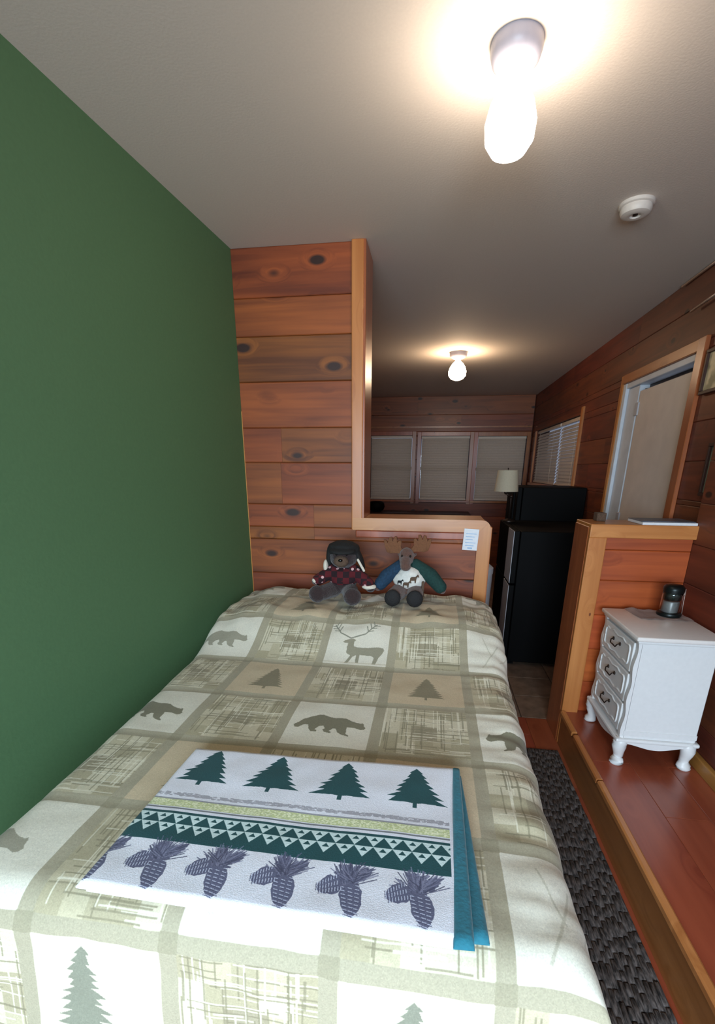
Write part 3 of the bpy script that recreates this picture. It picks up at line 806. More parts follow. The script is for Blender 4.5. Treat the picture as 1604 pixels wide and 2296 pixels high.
# ------------------------------------------------------------------ plush toys
def ell(bm, c, r, rot=None, sub=2):
    m = Matrix.Translation(Vector(c))
    if rot: m = m @ Matrix.Rotation(rot[0], 4, 'X') @ Matrix.Rotation(rot[1], 4, 'Y') @ Matrix.Rotation(rot[2], 4, 'Z')
    m = m @ Matrix.Diagonal((r[0], r[1], r[2], 1))
    bmesh.ops.create_icosphere(bm, subdivisions=sub, radius=1, matrix=m)
def limb(bm, pts, rads, n=7):
    for (p, q_), (ra, rb) in zip(zip(pts, pts[1:]), zip(rads, rads[1:])):
        for k in range(n + 1):
            t = k / n; c = Vector(p).lerp(Vector(q_), t); r = ra + (rb - ra) * t
            ell(bm, c, (r, r, r), None, 2)
def soft(name, bm, mat, parent, org, rot, vox=0.004, it=3):
    bmesh.ops.transform(bm, matrix=Matrix.Translation(org) @ rot, verts=bm.verts)
    o = obj(name, bm, mat, parent, True)
    m = o.modifiers.new('remesh', 'REMESH'); m.mode = 'VOXEL'; m.voxel_size = vox; m.use_smooth_shade = True
    s_ = o.modifiers.new('smooth', 'SMOOTH'); s_.factor = 0.5; s_.iterations = it
    return o
def hard(name, bm, mat, parent, org, rot, smooth=True):
    bmesh.ops.transform(bm, matrix=Matrix.Translation(org) @ rot, verts=bm.verts)
    return obj(name, bm, mat, parent, smooth, angle=50)
M_fur1 = plain('dark_fur', (46, 30, 30), 0.95, bump=1.0, bscale=190, var=0.14, sheen=0.3)
M_fur2 = plain('brown_fur', (92, 64, 54), 0.95, bump=1.0, bscale=190, var=0.12, sheen=0.3)
M_muz = plain('muzzle_fur', (92, 72, 58), 0.95, bump=0.8, bscale=190, var=0.12)
M_cap = plain('black_cap', (20, 20, 20), 0.85, bump=0.4, bscale=150)
M_cream = plain('cream_fleece', (216, 206, 190), 0.95, bump=0.6, bscale=160, var=0.04)
M_ant = plain('antler_felt', (112, 72, 46), 0.9, bump=0.4, bscale=150, var=0.08)
M_pad = plain('black_sole', (20, 18, 20), 0.8, bump=0.6, bscale=150)
M_eye = plain('glass_eye', (8, 8, 8), 0.1)
M_sleeveL = plain('blue_sleeve', (22, 52, 76), 0.9, bump=0.4, bscale=120, var=0.15)
M_sleeveR = plain('green_sleeve', (18, 54, 50), 0.9, bump=0.4, bscale=120, var=0.12)
M_shirt = plain('white_shirt', (218, 214, 206), 0.9, bump=0.3, bscale=120, var=0.03)
# plaid sweater with pale dots
m, nt, N, L, b = newmat('red_patterned_knit')
tc = N.new('ShaderNodeTexCoord'); mp_ = N.new('ShaderNodeMapping'); L.new(tc.outputs['Object'], mp_.inputs[0]); mp_.inputs['Scale'].default_value = (30, 30, 30)
vo = N.new('ShaderNodeTexVoronoi'); vo.inputs['Scale'].default_value = 1.0; vo.inputs['Randomness'].default_value = 0.25; L.new(mp_.outputs[0], vo.inputs['Vector'])
r1 = N.new('ShaderNodeValToRGB'); r1.color_ramp.interpolation = 'CONSTANT'; r1.color_ramp.elements[0].color = lin((196, 160, 160)); r1.color_ramp.elements[1].position = 0.2; r1.color_ramp.elements[1].color = (0, 0, 0, 1)
ck = N.new('ShaderNodeTexChecker'); ck.inputs['Scale'].default_value = 36; ck.inputs['Color1'].default_value = lin((84, 18, 26)); ck.inputs['Color2'].default_value = lin((36, 16, 22))
L.new(tc.outputs['Object'], ck.inputs['Vector']); L.new(vo.outputs['Distance'], r1.inputs['Fac'])
mx = N.new('ShaderNodeMix'); mx.data_type = 'RGBA'; mx.blend_type = 'ADD'; mx.inputs['Factor'].default_value = 1.0
L.new(ck.outputs['Color'], mx.inputs['A']); L.new(r1.outputs['Color'], mx.inputs['B']); L.new(mx.outputs['Result'], b.inputs['Base Color']); b.inputs['Roughness'].default_value = 0.95
M_knit = m

# toy on the left: dark plush bear in a red patterned sweater and black cap with fleece-lined flaps
o1 = Vector((-0.392, 2.115, 0.922)); rt = Matrix.Rotation(math.radians(4), 4, 'Z') @ Matrix.Scale(1.06, 4)
p1 = empty('plush_bear', o1 - Vector((0, 0, .03)), 'dark brown plush bear in red patterned sweater and black cap sitting on the bed', 'plush toy')
bm = nb(); ell(bm, (0, 0.01, .055), (.062, .055, .065)); ell(bm, (0, 0.0, .160), (.064, .054, .054))
limb(bm, [(-.045, -.01, .015), (-.085, -.065, .012)], [.036, .034]); limb(bm, [(.03, -.02, .012), (.045, -.10, .008)], [.038, .036])
ell(bm, (-.105, -.085, .012), (.038, .026, .040)); ell(bm, (.05, -.118, .012), (.040, .026, .040))
ell(bm, (-.118, -.035, .058), (.019, .019, .019)); ell(bm, (.122, -.045, .034), (.022, .022, .020))
soft('body', bm, M_fur1, p1, o1, rt)
bm = nb(); ell(bm, (-.005, -.045, .148), (.034, .028, .027)); soft('muzzle', bm, M_muz, p1, o1, rt)
bm = nb(); ell(bm, (-.005, -.073, .156), (.010, .007, .007)); hard('nose', bm, M_eye, p1, o1, rt)
for sx in (-1, 1):
    bm = nb(); ell(bm, (sx * .022 - .003, -.047, .178), (.0055, .005, .0055)); hard('eye', bm, M_eye, p1, o1, rt)
bm = nb(); ell(bm, (0, .008, .085), (.066, .058, .040)); ell(bm, (0, .006, .062), (.068, .060, .038))
limb(bm, [(-.045, -.005, .098), (-.108, -.032, .062)], [.030, .026]); limb(bm, [(.045, -.005, .098), (.112, -.040, .050)], [.032, .028])
soft('sweater', bm, M_knit, p1, o1, rt)
bm = nb(); ell(bm, (.116, -.047, .040), (.033, .024, .014)); soft('cuff', bm, M_cream, p1, o1, rt, .003)
bm = nb(); ell(bm, (-.116, -.036, .060), (.020, .020, .016)); soft('cuff', bm, M_cream, p1, o1, rt, .003)
bm = nb(); ell(bm, (0, .004, .194), (.074, .062, .038)); ell(bm, (0, -.045, .192), (.058, .032, .012), (.25, 0, 0))
ell(bm, (-.062, .01, .156), (.015, .036, .050)); ell(bm, (.070, .01, .152), (.015, .036, .060), (0, -.35, 0))
soft('cap', bm, M_cap, p1, o1, rt)
bm = nb(); ell(bm, (-.076, -.012, .120), (.012, .022, .030)); soft('flap_lining', bm, M_cream, p1, o1, rt, .003)
bm = nb(); limb(bm, [(.066, -.030, .152), (.092, -.030, .106)], [.0065, .0065]); soft('flap_lining', bm, M_cream, p1, o1, rt, .003)

# toy on the right: brown plush moose, white shirt, teal sleeves
o2 = Vector((-0.090, 2.135, 0.922)); rt2 = Matrix.Rotation(math.radians(0), 4, 'Z')
p2 = empty('plush_moose', o2 - Vector((0, 0, .03)), 'brown plush moose with antlers, white shirt and teal sleeves sitting on the bed', 'plush toy')
bm = nb(); ell(bm, (0, .01, .050), (.062, .052, .058)); ell(bm, (-.012, -.02, .178), (.036, .036, .044)); ell(bm, (-.014, -.055, .160), (.027, .040, .027), (.5, 0, 0))
ell(bm, (-.012, -.078, .145), (.025, .022, .022))
limb(bm, [(-.035, -.01, .018), (-.058, -.09, .014)], [.040, .036]); limb(bm, [(.035, -.01, .018), (.035, -.10, .014)], [.040, .036])
limb(bm, [(-.030, -.01, .18), (-.048, 0, .186)], [.010, .007]); limb(bm, [(.010, -.01, .18), (.028, 0, .186)], [.010, .007])
ell(bm, (-.138, -.028, .034), (.018, .018, .018)); ell(bm, (.156, -.022, .030), (.018, .018, .018))
soft('body', bm, M_fur2, p2, o2, rt2)
for sx, ccx in ((-1, -.062), (1, .036)):
    bm = nb(); ell(bm, (ccx, -.130, .012), (.038, .016, .040)); soft('foot_pad', bm, M_pad, p2, o2, rt2, .003)
bm = nb(); ell(bm, (.004, -.004, .072), (.080, .060, .050)); ell(bm, (.004, -.012, .100), (.056, .050, .036)); soft('shirt', bm, M_shirt, p2, o2, rt2)
bm = nb(); limb(bm, [(-.035, .0, .135), (-.098, -.01, .085), (-.128, -.024, .048)], [.030, .035, .030]); soft('sleeve', bm, M_sleeveL, p2, o2, rt2)['label'] = 'dark blue sleeve'
bm = nb(); limb(bm, [(.030, .0, .138), (.10, -.008, .092), (.146, -.020, .044)], [.030, .036, .031]); soft('sleeve', bm, M_sleeveR, p2, o2, rt2)['label'] = 'dark green sleeve'
# motifs on the shirt: small moose shapes, thin felt appliques following the belly
MOOSE = [(0, 0), (.12, 0), (.16, .3), (.55, .3), (.58, 0), (.70, 0), (.74, .35), (.80, .62), (.95, .70), (1.0, .60), (1.08, .66), (1.0, .85), (.92, .98), (.80, .86), (.62, .72), (.2, .72), (.04, .6), (.0, .3)]
def motif(cx_, cz, s_, mat):
    bm = nb()
    def f(a, b_, dd):
        x, z = cx_ + (a - .5) * s_, cz + (b_ - .5) * s_
        q1 = max(0.0, 1 - ((x - .004) / .0805) ** 2 - ((z - .072) / .0505) ** 2); q2 = max(0.0, 1 - ((x - .004) / .0565) ** 2 - ((z - .100) / .0365) ** 2)
        y = min(-.004 - .0605 * math.sqrt(q1), -.012 - .0505 * math.sqrt(q2))
        return (x, y - dd, z)
    prism(bm, MOOSE, f, 0.0005, 0.0028); hard('shirt_motif', bm, mat, p2, o2, rt2, False)
motif(-.034, .070, .026, M_pad); motif(-.004, .062, .036, M_muz); motif(.028, .086, .038, M_muz)
ANT = [(0, 0), (.16, .05), (.40, .08), (.75, .02), (.98, .10), (1.1, .42), (1.18, .80), (1.0, .78), (.93, .55), (.86, .95), (.70, .98), (.66, .62), (.56, 1.0), (.40, 1.0), (.42, .60), (.26, .82), (.12, .74), (.20, .42), (.02, .2)]
for sx, ox_, oz_, k in ((-1, -.026, .188, .078), (1, .006, .198, .078)):
    bm = nb(); prism(bm, [(a * sx * k + ox_, b_ * k + oz_) for a, b_ in ANT], lambda a, b_, dd: (a, dd, b_), -.016, .0)
    bmesh.ops.bevel(bm, geom=[e for e in bm.edges], offset=.0015, segments=1, affect='EDGES')
    hard('antler', bm, M_ant, p2, o2, rt2)
for sx in (-1, 1):
    bm = nb(); ell(bm, (-.012 + sx * .018, -.050, .186), (.005, .005, .006)); hard('eye', bm, M_eye, p2, o2, rt2)
bm = nb(); box(bm, .062, .074, -.055, -.035, .0, .072, .003, 1)
hard('scarf_end', bm, M_muz, p2, o2, Matrix.Rotation(0, 4, 'Z'))

# ------------------------------------------------------------------ nightstand
NX0, NX1, NY0, NY1 = 0.892, 1.200, 1.990, 2.398
NT = 0.822
ns = empty('nightstand', ((NX0 + NX1) / 2, (NY0 + NY1) / 2, ZP), 'white nightstand with three drawers and curved legs on the red platform', 'nightstand')
bm = nb()
prof = [(-.026, NT - .012), (-.022, NT - .004), (-.012, NT), (.3, NT)]
box(bm, NX0 - .022, NX1 + .018, NY0 - .022, NY1 + .014, NT - .020, NT, .006, 3)
obj('top', bm, M_whitetop, ns, True, angle=40)
bx('top_moulding', NX0 - .010, NX1 + .006, NY0 - .010, NY1 + .006, NT - .034, NT - .018, M_white, ns, .005, 2)
bm = nb(); box(bm, NX0 + .008, NX1, NY0, NY1, .335, NT - .034, .003, 1); obj('body', bm, M_white, ns)
bx('side_frame', NX0 + .006, NX1 + .001, NY0 - .003, NY0 + .001, .350, .374, M_white, ns, .001)
# corner posts with a soft serpentine outline
for yy in (NY0, NY1 - .026):
    bm = nb(); P = []
    zz = [.335 + (NT - .034 - .335) * k / 24 for k in range(25)]
    for z in zz: P.append((NX0 - .004 - .005 * math.sin((z - .335) / (NT - .369) * PI * 6) * .8, z))
    P = P + [(NX0 + .012, zz[-1]), (NX0 + .012, zz[0])]
    prism(bm, P, lambda a, b_, d: (a, d, b_), yy, yy + .026); obj('corner_post', bm, M_white, ns)
dz = (NT - .040 - .350) / 3
for k in range(3):
    z0 = .350 + k * dz + .006; z1 = .350 + (k + 1) * dz - .004; y0, y1 = NY0 + .032, NY1 - .032
    bm = nb(); box(bm, NX0 - .008, NX0 + .010, y0, y1, z0, z1, .004, 2); dr = obj('drawer', bm, M_white, ns)
    # raised carved border with scalloped ends
    bm = nb(); n = 40; loop = []
    for t in range(n * 2):
        a = 2 * PI * t / (n * 2)
        ca, sa = math.cos(a), math.sin(a)
        hw, hh = (y1 - y0) / 2 - .026, (z1 - z0) / 2 - .022
        e = .35; yy = hw * math.copysign(abs(ca) ** e, ca); z_ = hh * math.copysign(abs(sa) ** e, sa)
        z_ *= 1 - .20 * math.cos(3 * PI * yy / hw / 1.0) * .6
        loop.append((NX0 - .009, (y0 + y1) / 2 + yy, (z0 + z1) / 2 + z_))
    tube(bm, loop + [loop[0]], .0042, 6); obj('carved_moulding', bm, M_white, dr, True)
    # bail handle
    yc, zc = (y0 + y1) / 2, (z0 + z1) / 2 + .008
    bm = nb()
    pts = [(NX0 - .010, yc - .040, zc + .006), (NX0 - .022, yc - .038, zc + .002), (NX0 - .026, yc - .030, zc - .012), (NX0 - .026, yc - .012, zc - .012), (NX0 - .028, yc, zc - .009),
           (NX0 - .026, yc + .012, zc - .012), (NX0 - .026, yc + .030, zc - .012), (NX0 - .022, yc + .038, zc + .002), (NX0 - .010, yc + .040, zc + .006)]
    tube(bm, pts, .0030, 6); ell(bm, (NX0 - .011, yc - .040, zc + .005), (.005, .010, .010), None, 1); ell(bm, (NX0 - .011, yc + .040, zc + .005), (.005, .010, .010), None, 1)
    obj('handle', bm, M_bronze, dr, True)['label'] = 'dark bronze bail handle'
bm = nb(); box(bm, NX0 - .022, NX1 + .016, NY0 - .014, NY1 + .010, .318, .337, .007, 2); obj('base_moulding', bm, M_white, ns)
def apron(f, n_, depth, name):
    P = [(t / 40, 0) for t in range(41)]
    Q = [(t / 40, -(depth * (.28 + .72 * math.sin(PI * t / 40) ** 2.0 * 1.0))) for t in range(40, -1, -1)]
    bm = nb(); prism(bm, P + Q, f, 0, .012); obj(name, bm, M_white, ns)
apron(lambda a, b_, d: (NX0 + .01 + a * (NX1 - NX0 - .02), NY0 - .004 + d, .320 + b_), 1, .034, 'apron')
apron(lambda a, b_, d: (NX0 - .010 + d, NY0 + .01 + a * (NY1 - NY0 - .02), .320 + b_), 1, .040, 'apron')
for sx, sy, px_, py_ in ((-1, -1, NX0 + .012, NY0 + .016), (1, -1, NX1 - .022, NY0 + .016), (-1, 1, NX0 + .012, NY1 - .016), (1, 1, NX1 - .022, NY1 - .016)):
    bm = nb(); ox_ = sx * .7; oy_ = sy * .7
    pr = [(.334, .002, .026), (.312, .006, .031), (.292, .008, .030), (.272, .006, .0255), (.254, .003, .0215), (.240, .001, .0205), (.228, .002, .0235), (.216, .005, .029), (.207, .006, .030), (ZP + .0005, .005, .024)]
    tube(bm, [(px_ + sx * o_ * (1 if sx < 0 else .55), py_ + sy * o_, z) for z, o_, r in pr], [r for z, o_, r in pr], 14)
    obj('leg', bm, M_white, ns, True)

# lace cloth on the nightstand
m, nt, N, L, b = newmat('lace'); b.inputs['Base Color'].default_value = lin((206, 186, 180)); b.inputs['Roughness'].default_value = .9
M_lace = m
bm = nb(); nx_, ny_ = 22, 18; G = []
C4 = [(0.985, 2.235), (1.212, 2.238), (1.196, 2.395), (0.968, 2.398)]
for j in range(ny_ + 1):
    row = []
    for i in range(nx_ + 1):
        s_, t_ = i / nx_, j / ny_
        x = (C4[0][0] * (1 - s_) + C4[1][0] * s_) * (1 - t_) + (C4[3][0] * (1 - s_) + C4[2][0] * s_) * t_
        y = (C4[0][1] * (1 - s_) + C4[1][1] * s_) * (1 - t_) + (C4[3][1] * (1 - s_) + C4[2][1] * s_) * t_
        edge_ = min(s_, 1 - s_, t_, 1 - t_)
        y += .006 * math.sin(s_ * PI * 9) * (1 if j in (0, ny_) else 0)
        z = NT + .0015 + .0025 * (1 + noise.noise(Vector((x * 30, y * 30, 2)))) * (1 if edge_ < .12 else .3) + .012 * math.exp(-((s_ - .16) / .07) ** 2) * (1 if t_ > .25 else 0) * (t_ - .2)
        row.append(bm.verts.new((x, y, z)))
    G.append(row)
for j in range(ny_):
    for i in range(nx_): bm.faces.new((G[j][i], G[j][i + 1], G[j + 1][i + 1], G[j + 1][i]))
bmesh.ops.solidify(bm, geom=bm.faces[:], thickness=-0.001)
tag(obj('lace_cloth', bm, M_lace, None, True), 'thin pale lace cloth with ruffled edge on the nightstand top', 'cloth')
# lantern
lx, ly, lz = 1.135, 2.315, NT + .0045
ln_o = empty('candle_lantern', (lx, ly, lz), 'small dark candle lantern with glass sides standing on the lace cloth', 'lantern')
M_dkmetal = plain('dark_lantern_metal', (28, 34, 34), 0.35, 0.6)
obj('base', lathe(nb(), [(.050, lz), (.052, lz + .006), (.050, lz + .014), (.040, lz + .018)], lx, ly), M_dkmetal, ln_o, True, angle=40)
bm = nb(); lathe(bm, [(.040, lz + .018), (.043, lz + .045), (.042, lz + .10), (.040, lz + .128), (.038, lz + .128), (.040, lz + .10), (.041, lz + .045), (.038, lz + .020)], lx, ly, 32, False)
obj('glass', bm, M_glass, ln_o, True)
obj('candle', lathe(nb(), [(.033, lz + .019), (.034, lz + .024), (.034, lz + .066), (.030, lz + .070), (.004, lz + .067)], lx, ly), plain('silver_wax', (176, 184, 184), 0.35, 0.35), ln_o, True, angle=40)
obj('lid', lathe(nb(), [(.043, lz + .112), (.044, lz + .124), (.043, lz + .136), (.034, lz + .146), (.012, lz + .150)], lx, ly), M_dkmetal, ln_o, True, angle=40)
obj('inner_collar', lathe(nb(), [(.036, lz + .078), (.037, lz + .114)], lx, ly), plain('green_black', (30, 44, 40), 0.6, bump=1, bscale=80, var=.3), ln_o, True)
bm = nb(); tube(bm, [(lx + .046 * math.cos(a), ly - .01, lz + .120 + .046 * math.sin(a) - (.030 if 0 else 0)) for a in [math.radians(k) for k in range(-60, 1, 15)]] , .0015, 6)
tube(bm, [(lx + .050, ly - .012, lz + .012), (lx + .047, ly - .012, lz + .06), (lx + .045, ly - .012, lz + .13)], .0016, 6)
obj('wire_handle', bm, M_wire, ln_o, True)

# ------------------------------------------------------------------ ceiling lights
M_bulb1 = emit('bulb_glow', (255, 236, 214), BULB_NEAR)
M_bulb2 = emit('bulb_glow_far', (255, 220, 180), BULB_FAR)
def ceiling_lamp(x, y, k, mb, label):
    r = empty('ceiling_light', (x, y, ZC), label, 'ceiling light', None)
    obj('socket', lathe(nb(), [(.061 * k, ZC), (.061 * k, ZC - .018), (.056 * k, ZC - .034), (.040 * k, ZC - .048), (.026 * k, ZC - .052)], x, y, 40), M_socket, r, True, angle=40)
    zb = ZC - .050
    pr = [(.016, zb), (.018, zb - .016), (.036, zb - .036), (.053, zb - .066), (.062, zb - .100), (.059, zb - .134), (.042, zb - .158), (.016, zb - .170)]  # globe oversized: the bulb's blown-out glare is built into its shape
    obj('bulb', lathe(nb(), [(a * k, c) for a, c in pr], x, y, 32), mb, r, True)
    return r
ceiling_lamp(0.143, 1.530, 1.0, M_bulb1, 'bare lit bulb in a porcelain ceiling socket above the bed')
ceiling_lamp(0.160, 4.70, 1.25, M_bulb2, 'smaller looking lit bulb on the ceiling farther away, beyond the partition')

# smoke detector
sx_, sy_ = 0.712, 2.330
sd = empty('smoke_detector', (sx_, sy_, ZC), 'round white smoke detector on the ceiling near the right wall', 'smoke detector')
obj('base', lathe(nb(), [(.062, ZC), (.062, ZC - .010), (.058, ZC - .013)], sx_, sy_, 40), M_plastic, sd, True, angle=40)
obj('cover', lathe(nb(), [(.054, ZC - .013), (.056, ZC - .024), (.050, ZC - .036), (.034, ZC - .042), (.020, ZC - .040), (.018, ZC - .034), (.002, ZC - .034)], sx_, sy_, 40), M_plastic, sd, True, angle=40)
obj('test_button', lathe(nb(), [(.009, ZC - .034), (.009, ZC - .038), (.002, ZC - .039)], sx_ + .0, sy_, 20), M_bronze, sd, True, angle=40)

# ------------------------------------------------------------------ small things on walls and ledges
bm = nb(); box(bm, -.037, .037, -.0015, .0015, -.054, .054, .0006)
bmesh.ops.transform(bm, matrix=Matrix.Translation((.204, YP - .0255, 1.136)) @ Matrix.Rotation(math.radians(2.5), 4, 'Y'), verts=bm.verts)
card = obj('notice_card', bm, M_paper); tag(card, 'small white notice card on the corner of the bedside partition frame', 'card')
M_ink = plain('pale_blue_ink', (150, 184, 220), 0.7)
bm = nb()
for k in range(5): box(bm, -.026, .026 - .008 * (k % 3), -.0022, -.0014, .028 - k * .015, .031 - k * .015)
box(bm, -.012, .012, -.0022, -.0014, -.046, -.040)
bmesh.ops.transform(bm, matrix=Matrix.Translation((.204, YP - .0255, 1.136)) @ Matrix.Rotation(math.radians(2.5), 4, 'Y'), verts=bm.verts)
obj('faint_print', bm, M_ink, card)
mg = empty('magazine', (1.10, 2.60, HZ + .003), 'thin pale magazine lying on top of the half wall', 'magazine')
bm = nb(); box(bm, 1.010, 1.255, 2.475, 2.66, HZ + .004, HZ + .016, .001); obj('pages', bm, M_paper, mg)
bm = nb(); box(bm, 1.015, 1.258, 2.50, 2.672, HZ + .0165, HZ + .020, .001); obj('cover', bm, plain('slate_cover', (84, 92, 108), .4), mg)
tag(bx('box', 0.845, 0.890, 2.62, 2.68, HZ + .003, HZ + .045, M_muz, None, .003), 'tiny brown box on the left end of the half wall', 'box')
# pictures on the right wall
m, nt, N, L, b = newmat('picture_print'); tc = N.new('ShaderNodeTexCoord'); nz = N.new('ShaderNodeTexNoise'); nz.inputs['Scale'].default_value = 14
L.new(tc.outputs['Object'], nz.inputs['Vector']); r1 = N.new('ShaderNodeValToRGB'); r1.color_ramp.elements[0].position = .4; r1.color_ramp.elements[0].color = lin((150, 140, 104)); r1.color_ramp.elements[1].position = .55; r1.color_ramp.elements[1].color = lin((226, 206, 164))
L.new(nz.outputs['Fac'], r1.inputs['Fac']); L.new(r1.outputs['Color'], b.inputs['Base Color']); M_print = m
def picture(u0, u1, z0, z1, mat, label):
    X = xr((u0 + u1) / 2)
    r = empty('picture_frame', (X, (u0 + u1) / 2, z0), label, 'picture')
    bm = nb(); wv = .016
    for a in ((u0, u1, z0, z0 + wv), (u0, u1, z1 - wv, z1), (u0, u0 + wv, z0 + wv, z1 - wv), (u1 - wv, u1, z0 + wv, z1 - wv)): box(bm, X - .022, X - .001, a[0], a[1], a[2], a[3], .002)
    obj('frame', bm, M_brown, r)
    bx('print', X - .010, X - .001, u0 + wv, u1 - wv, z0 + wv, z1 - wv, mat, r)
picture(2.46, 2.792, 1.83, 2.03, M_print, 'dark framed picture with a pale warm print, upper one beside the door')
picture(2.36, 2.585, 1.36, 1.60, plain('grey_green_print', (132, 138, 120), .5, bscale=20, var=.1), 'dark framed grey green picture, lower one at the right edge')
bm = nb(); tube(bm, [(xr(3.2) - .012, 3.24, ZC - .012), (xr(2.9) - .012, 2.9, ZC - .010), (XR_N + .004, 2.5, ZC - .012)], .007, 8)
tag(obj('cable', bm, M_wire, None, True), 'thin pale cable running along the ceiling edge over the door', 'cable')
bm = nb(); tube(bm, [(xr(2.9) - .03, 3.03, 2.255), (xr(2.9) - .035, 2.8, 2.262), (xr(2.6) - .03, 2.52, 2.258)], .007, 8)
tag(obj('rod', bm, M_wire, None, True), 'thin pale rod high on the right wall above the pictures', 'rod')

# ------------------------------------------------------------------ far room furniture
def fridge(name, x0, x1, y0, y1, z1, split, label, band=None):
    r = empty(name, ((x0 + x1) / 2, (y0 + y1) / 2, 0), label, 'fridge')
    bx('cabinet', x0 + .045, x1, y0, y1, 0.03, z1 - .002, M_black, r, .006, 2)
    for a, b_ in ((.045, split - .006), (split + .006, z1)):
        dd = bx('door', x0, x0 + .040, y0 - .001, y1, a, b_, M_black, r, .006, 2)
        if band:
            bx('steel_panel', x0 - .004, x0 + .002, y0 + .004, y0 + band, a + .004, b_ - .004, M_steel, dd, .001)['label'] = 'brushed steel strip'
        else:
            bx('handle', x0 - .03, x0 - .012, y0 + .03, y0 + .05, a + .02, min(b_, a + .4) - .02, M_black, dd, .004)
    for px_ in (x0 + .08, x1 - .06):
        for py_ in (y0 + .06, y1 - .06): bx('foot', px_ - .02, px_ + .02, py_ - .02, py_ + .02, 0, .03, M_black, r)
    return r
fridge('fridge', .605, 1.24, 3.565, 4.36, 1.052, .655, 'low black fridge with steel-edged doors, beyond the bed end of the partition', band=.26)
fridge('fridge', .735, 1.305, 4.40, 4.98, 1.33, .9, 'taller black fridge behind the low one, below the side window')
# table lamp
tl = empty('table_lamp', (.665, 4.22, 1.052), 'small table lamp with cream drum shade and dark stem on the low fridge', 'lamp')
tx, ty = .655, 4.22
obj('base', lathe(nb(), [(.052, 1.053), (.052, 1.062), (.030, 1.072), (.010, 1.080)], tx, ty), M_bronze, tl, True, angle=40)
bm = nb(); tube(bm, [(tx, ty, 1.075), (tx, ty, 1.24), (tx - .004, ty, 1.262)], .009, 8); ell(bm, (tx, ty, 1.258), (.017, .017, .017)); tube(bm, [(tx, ty, 1.258), (tx - .03, ty, 1.272), (tx - .050, ty, 1.30)], .008, 8)
ell(bm, (tx - .046, ty, 1.292), (.016, .016, .018)); obj('stem', bm, M_bronze, tl, True)
bm = nb(); lathe(bm, [(.098, 1.300), (.082, 1.468), (.080, 1.468), (.096, 1.300)], tx - .046, ty, 40, False)
obj('shade', bm, M_shade, tl, True, angle=60)
bm = nb(); tube(bm, [(tx - .046, ty, 1.31), (tx - .046, ty, 1.480)], .003, 6); ell(bm, (tx - .046, ty, 1.482), (.006, .006, .006), None, 1)
tube(bm, [(tx - .127, ty, 1.464), (tx - .035, ty, 1.464), (tx + .034, ty, 1.464)], .002, 6); obj('finial_and_harp', bm, M_bronze, tl, True)

# dark cabinet behind the partition
cb = empty('cabinet', (.22, 4.3, 0), 'dark brown cabinet standing behind the low partition, left of the fridge', 'cabinet')
bx('body', -.35, .50, 4.05, 4.5, .06, 1.02, M_brown, cb, .004); bx('plinth', -.33, .48, 4.07, 4.48, 0, .06, M_brown, cb)
for k in range(2):
    dr = bx('door', -.345 + .425 * k, .075 + .42 * k, 4.032, 4.05, .08, 1.0, M_brown, cb, .004)
    bx('knob', .055 - .345 + .36 + .03 * k, .07 - .345 + .36 + .03 * k, 4.015, 4.032, .6, .615, M_steel, dr, .004)
op = bx('outlet_plate', .505, .540, 3.70, 3.706, .87, .955, M_plastic, None, .001); 
COL.objects.unlink(op); bpy.data.objects.remove(op)
tb = empty('trash_bin', (.36, 3.08, 0), 'grey metal bin just visible behind the end post of the partition', 'bin')
obj('body', lathe(nb(), [(.10, .002), (.115, .30), (.125, .84)], .285, 3.08, 32), M_steel, tb, True, angle=40)
obj('lid', lathe(nb(), [(.128, .84), (.128, .875), (.10, .898), (.03, .905)], .285, 3.08, 32), M_steel, tb, True, angle=40)

# dresser under the far windows with a dark pot
ds = empty('dresser', (-.3, 7.05, 0), 'long dark brown dresser under the far windows', 'dresser')
bx('body', -.97, .52, 6.80, 7.26, .05, .845, M_brown, ds, .004); bx('top', -.98, .54, 6.78, 7.27, .845, .875, M_brown, ds, .006); bx('plinth', -.95, .50, 6.83, 7.24, 0, .05, M_brown, ds)
for k in range(3):
    for j in range(3):
        dr = bx('drawer', -.95 + .49 * k, -.48 + .49 * k, 6.785, 6.80, .07 + .26 * j, .31 + .26 * j, M_brown, ds, .004)
        bx('knob', -.725 + .49 * k, -.700 + .49 * k, 6.765, 6.785, .18 + .26 * j, .20 + .26 * j, M_bronze, dr, .004)
obj_p = obj('pot', lathe(nb(), [(.06, .876), (.10, .90), (.12, .95), (.11, 1.0), (.085, 1.02), (.078, 1.02), (.09, .99)], -.80, 7.0, 28), M_black, None, True, angle=50)
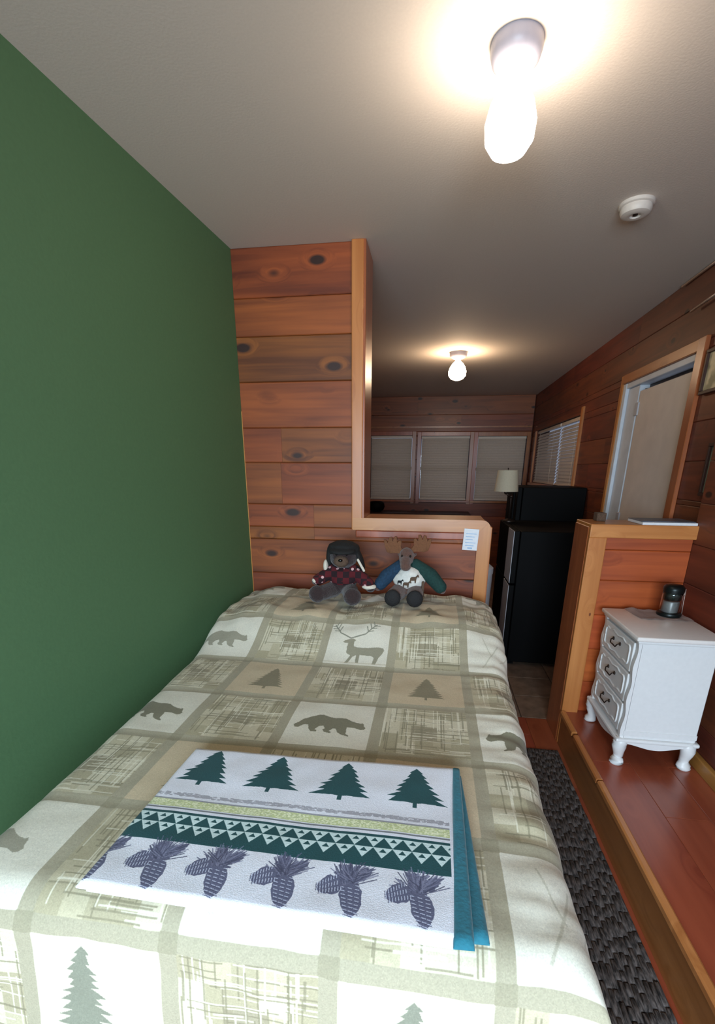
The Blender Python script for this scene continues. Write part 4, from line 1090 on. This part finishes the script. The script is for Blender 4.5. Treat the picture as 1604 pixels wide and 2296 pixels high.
tag(obj_p, 'round black pot on the dresser below the left far window', 'pot')

# ------------------------------------------------------------------ runner rug beside the bed
m, nt, N, L, b = newmat('rug_weave')
tc = N.new('ShaderNodeTexCoord'); mp_ = N.new('ShaderNodeMapping'); mp_.inputs['Scale'].default_value = (140, 34, 60); L.new(tc.outputs['Object'], mp_.inputs[0])
nz = N.new('ShaderNodeTexNoise'); nz.inputs['Scale'].default_value = 1.0; nz.inputs['Detail'].default_value = 3; L.new(mp_.outputs[0], nz.inputs['Vector'])
r1 = N.new('ShaderNodeValToRGB'); r1.color_ramp.elements[0].position = .35; r1.color_ramp.elements[0].color = lin((36, 31, 29)); r1.color_ramp.elements[1].position = .7; r1.color_ramp.elements[1].color = lin((106, 96, 92))
L.new(nz.outputs['Fac'], r1.inputs['Fac']); L.new(r1.outputs['Color'], b.inputs['Base Color']); b.inputs['Roughness'].default_value = .95
bp = N.new('ShaderNodeBump'); bp.inputs['Strength'].default_value = 1.0; bp.inputs['Distance'].default_value = .006; L.new(nz.outputs['Fac'], bp.inputs['Height']); L.new(bp.outputs['Normal'], b.inputs['Normal'])
M_rug = m
rug = empty('rug', (.50, 1.2, 0), 'dark grey ribbed runner rug on the red floor beside the bed', 'rug')
rx0, rx1, ry0, ry1 = .235, .757, .30, 2.372
bx('backing', rx0, rx1, ry0, ry1, .0005, .008, M_rug, rug, .003, 2)
bm = nb(); x = rx0 + .012; rr_ = random.Random(5)
while x < rx1 - .008:
    y = ry0 + .006
    while y < ry1 - .02:
        l = rr_.uniform(.035, .085); l = min(l, ry1 - .006 - y)
        xo = rr_.uniform(-.0025, .0025); h = rr_.uniform(.012, .0165)
        box(bm, x - .0075 + xo, x + .0075 + xo, y, y + l - .004, .007, h)
        y += l
    x += .0185
bmesh.ops.bevel(bm, geom=[e for e in bm.edges if e.verts[0].co.z > .01 and e.verts[1].co.z > .01], offset=.0035, segments=1, affect='EDGES')
o = obj('pile_ribs', bm, M_rug, rug, True); o['kind'] = 'stuff'
bpy.context.view_layer.update()
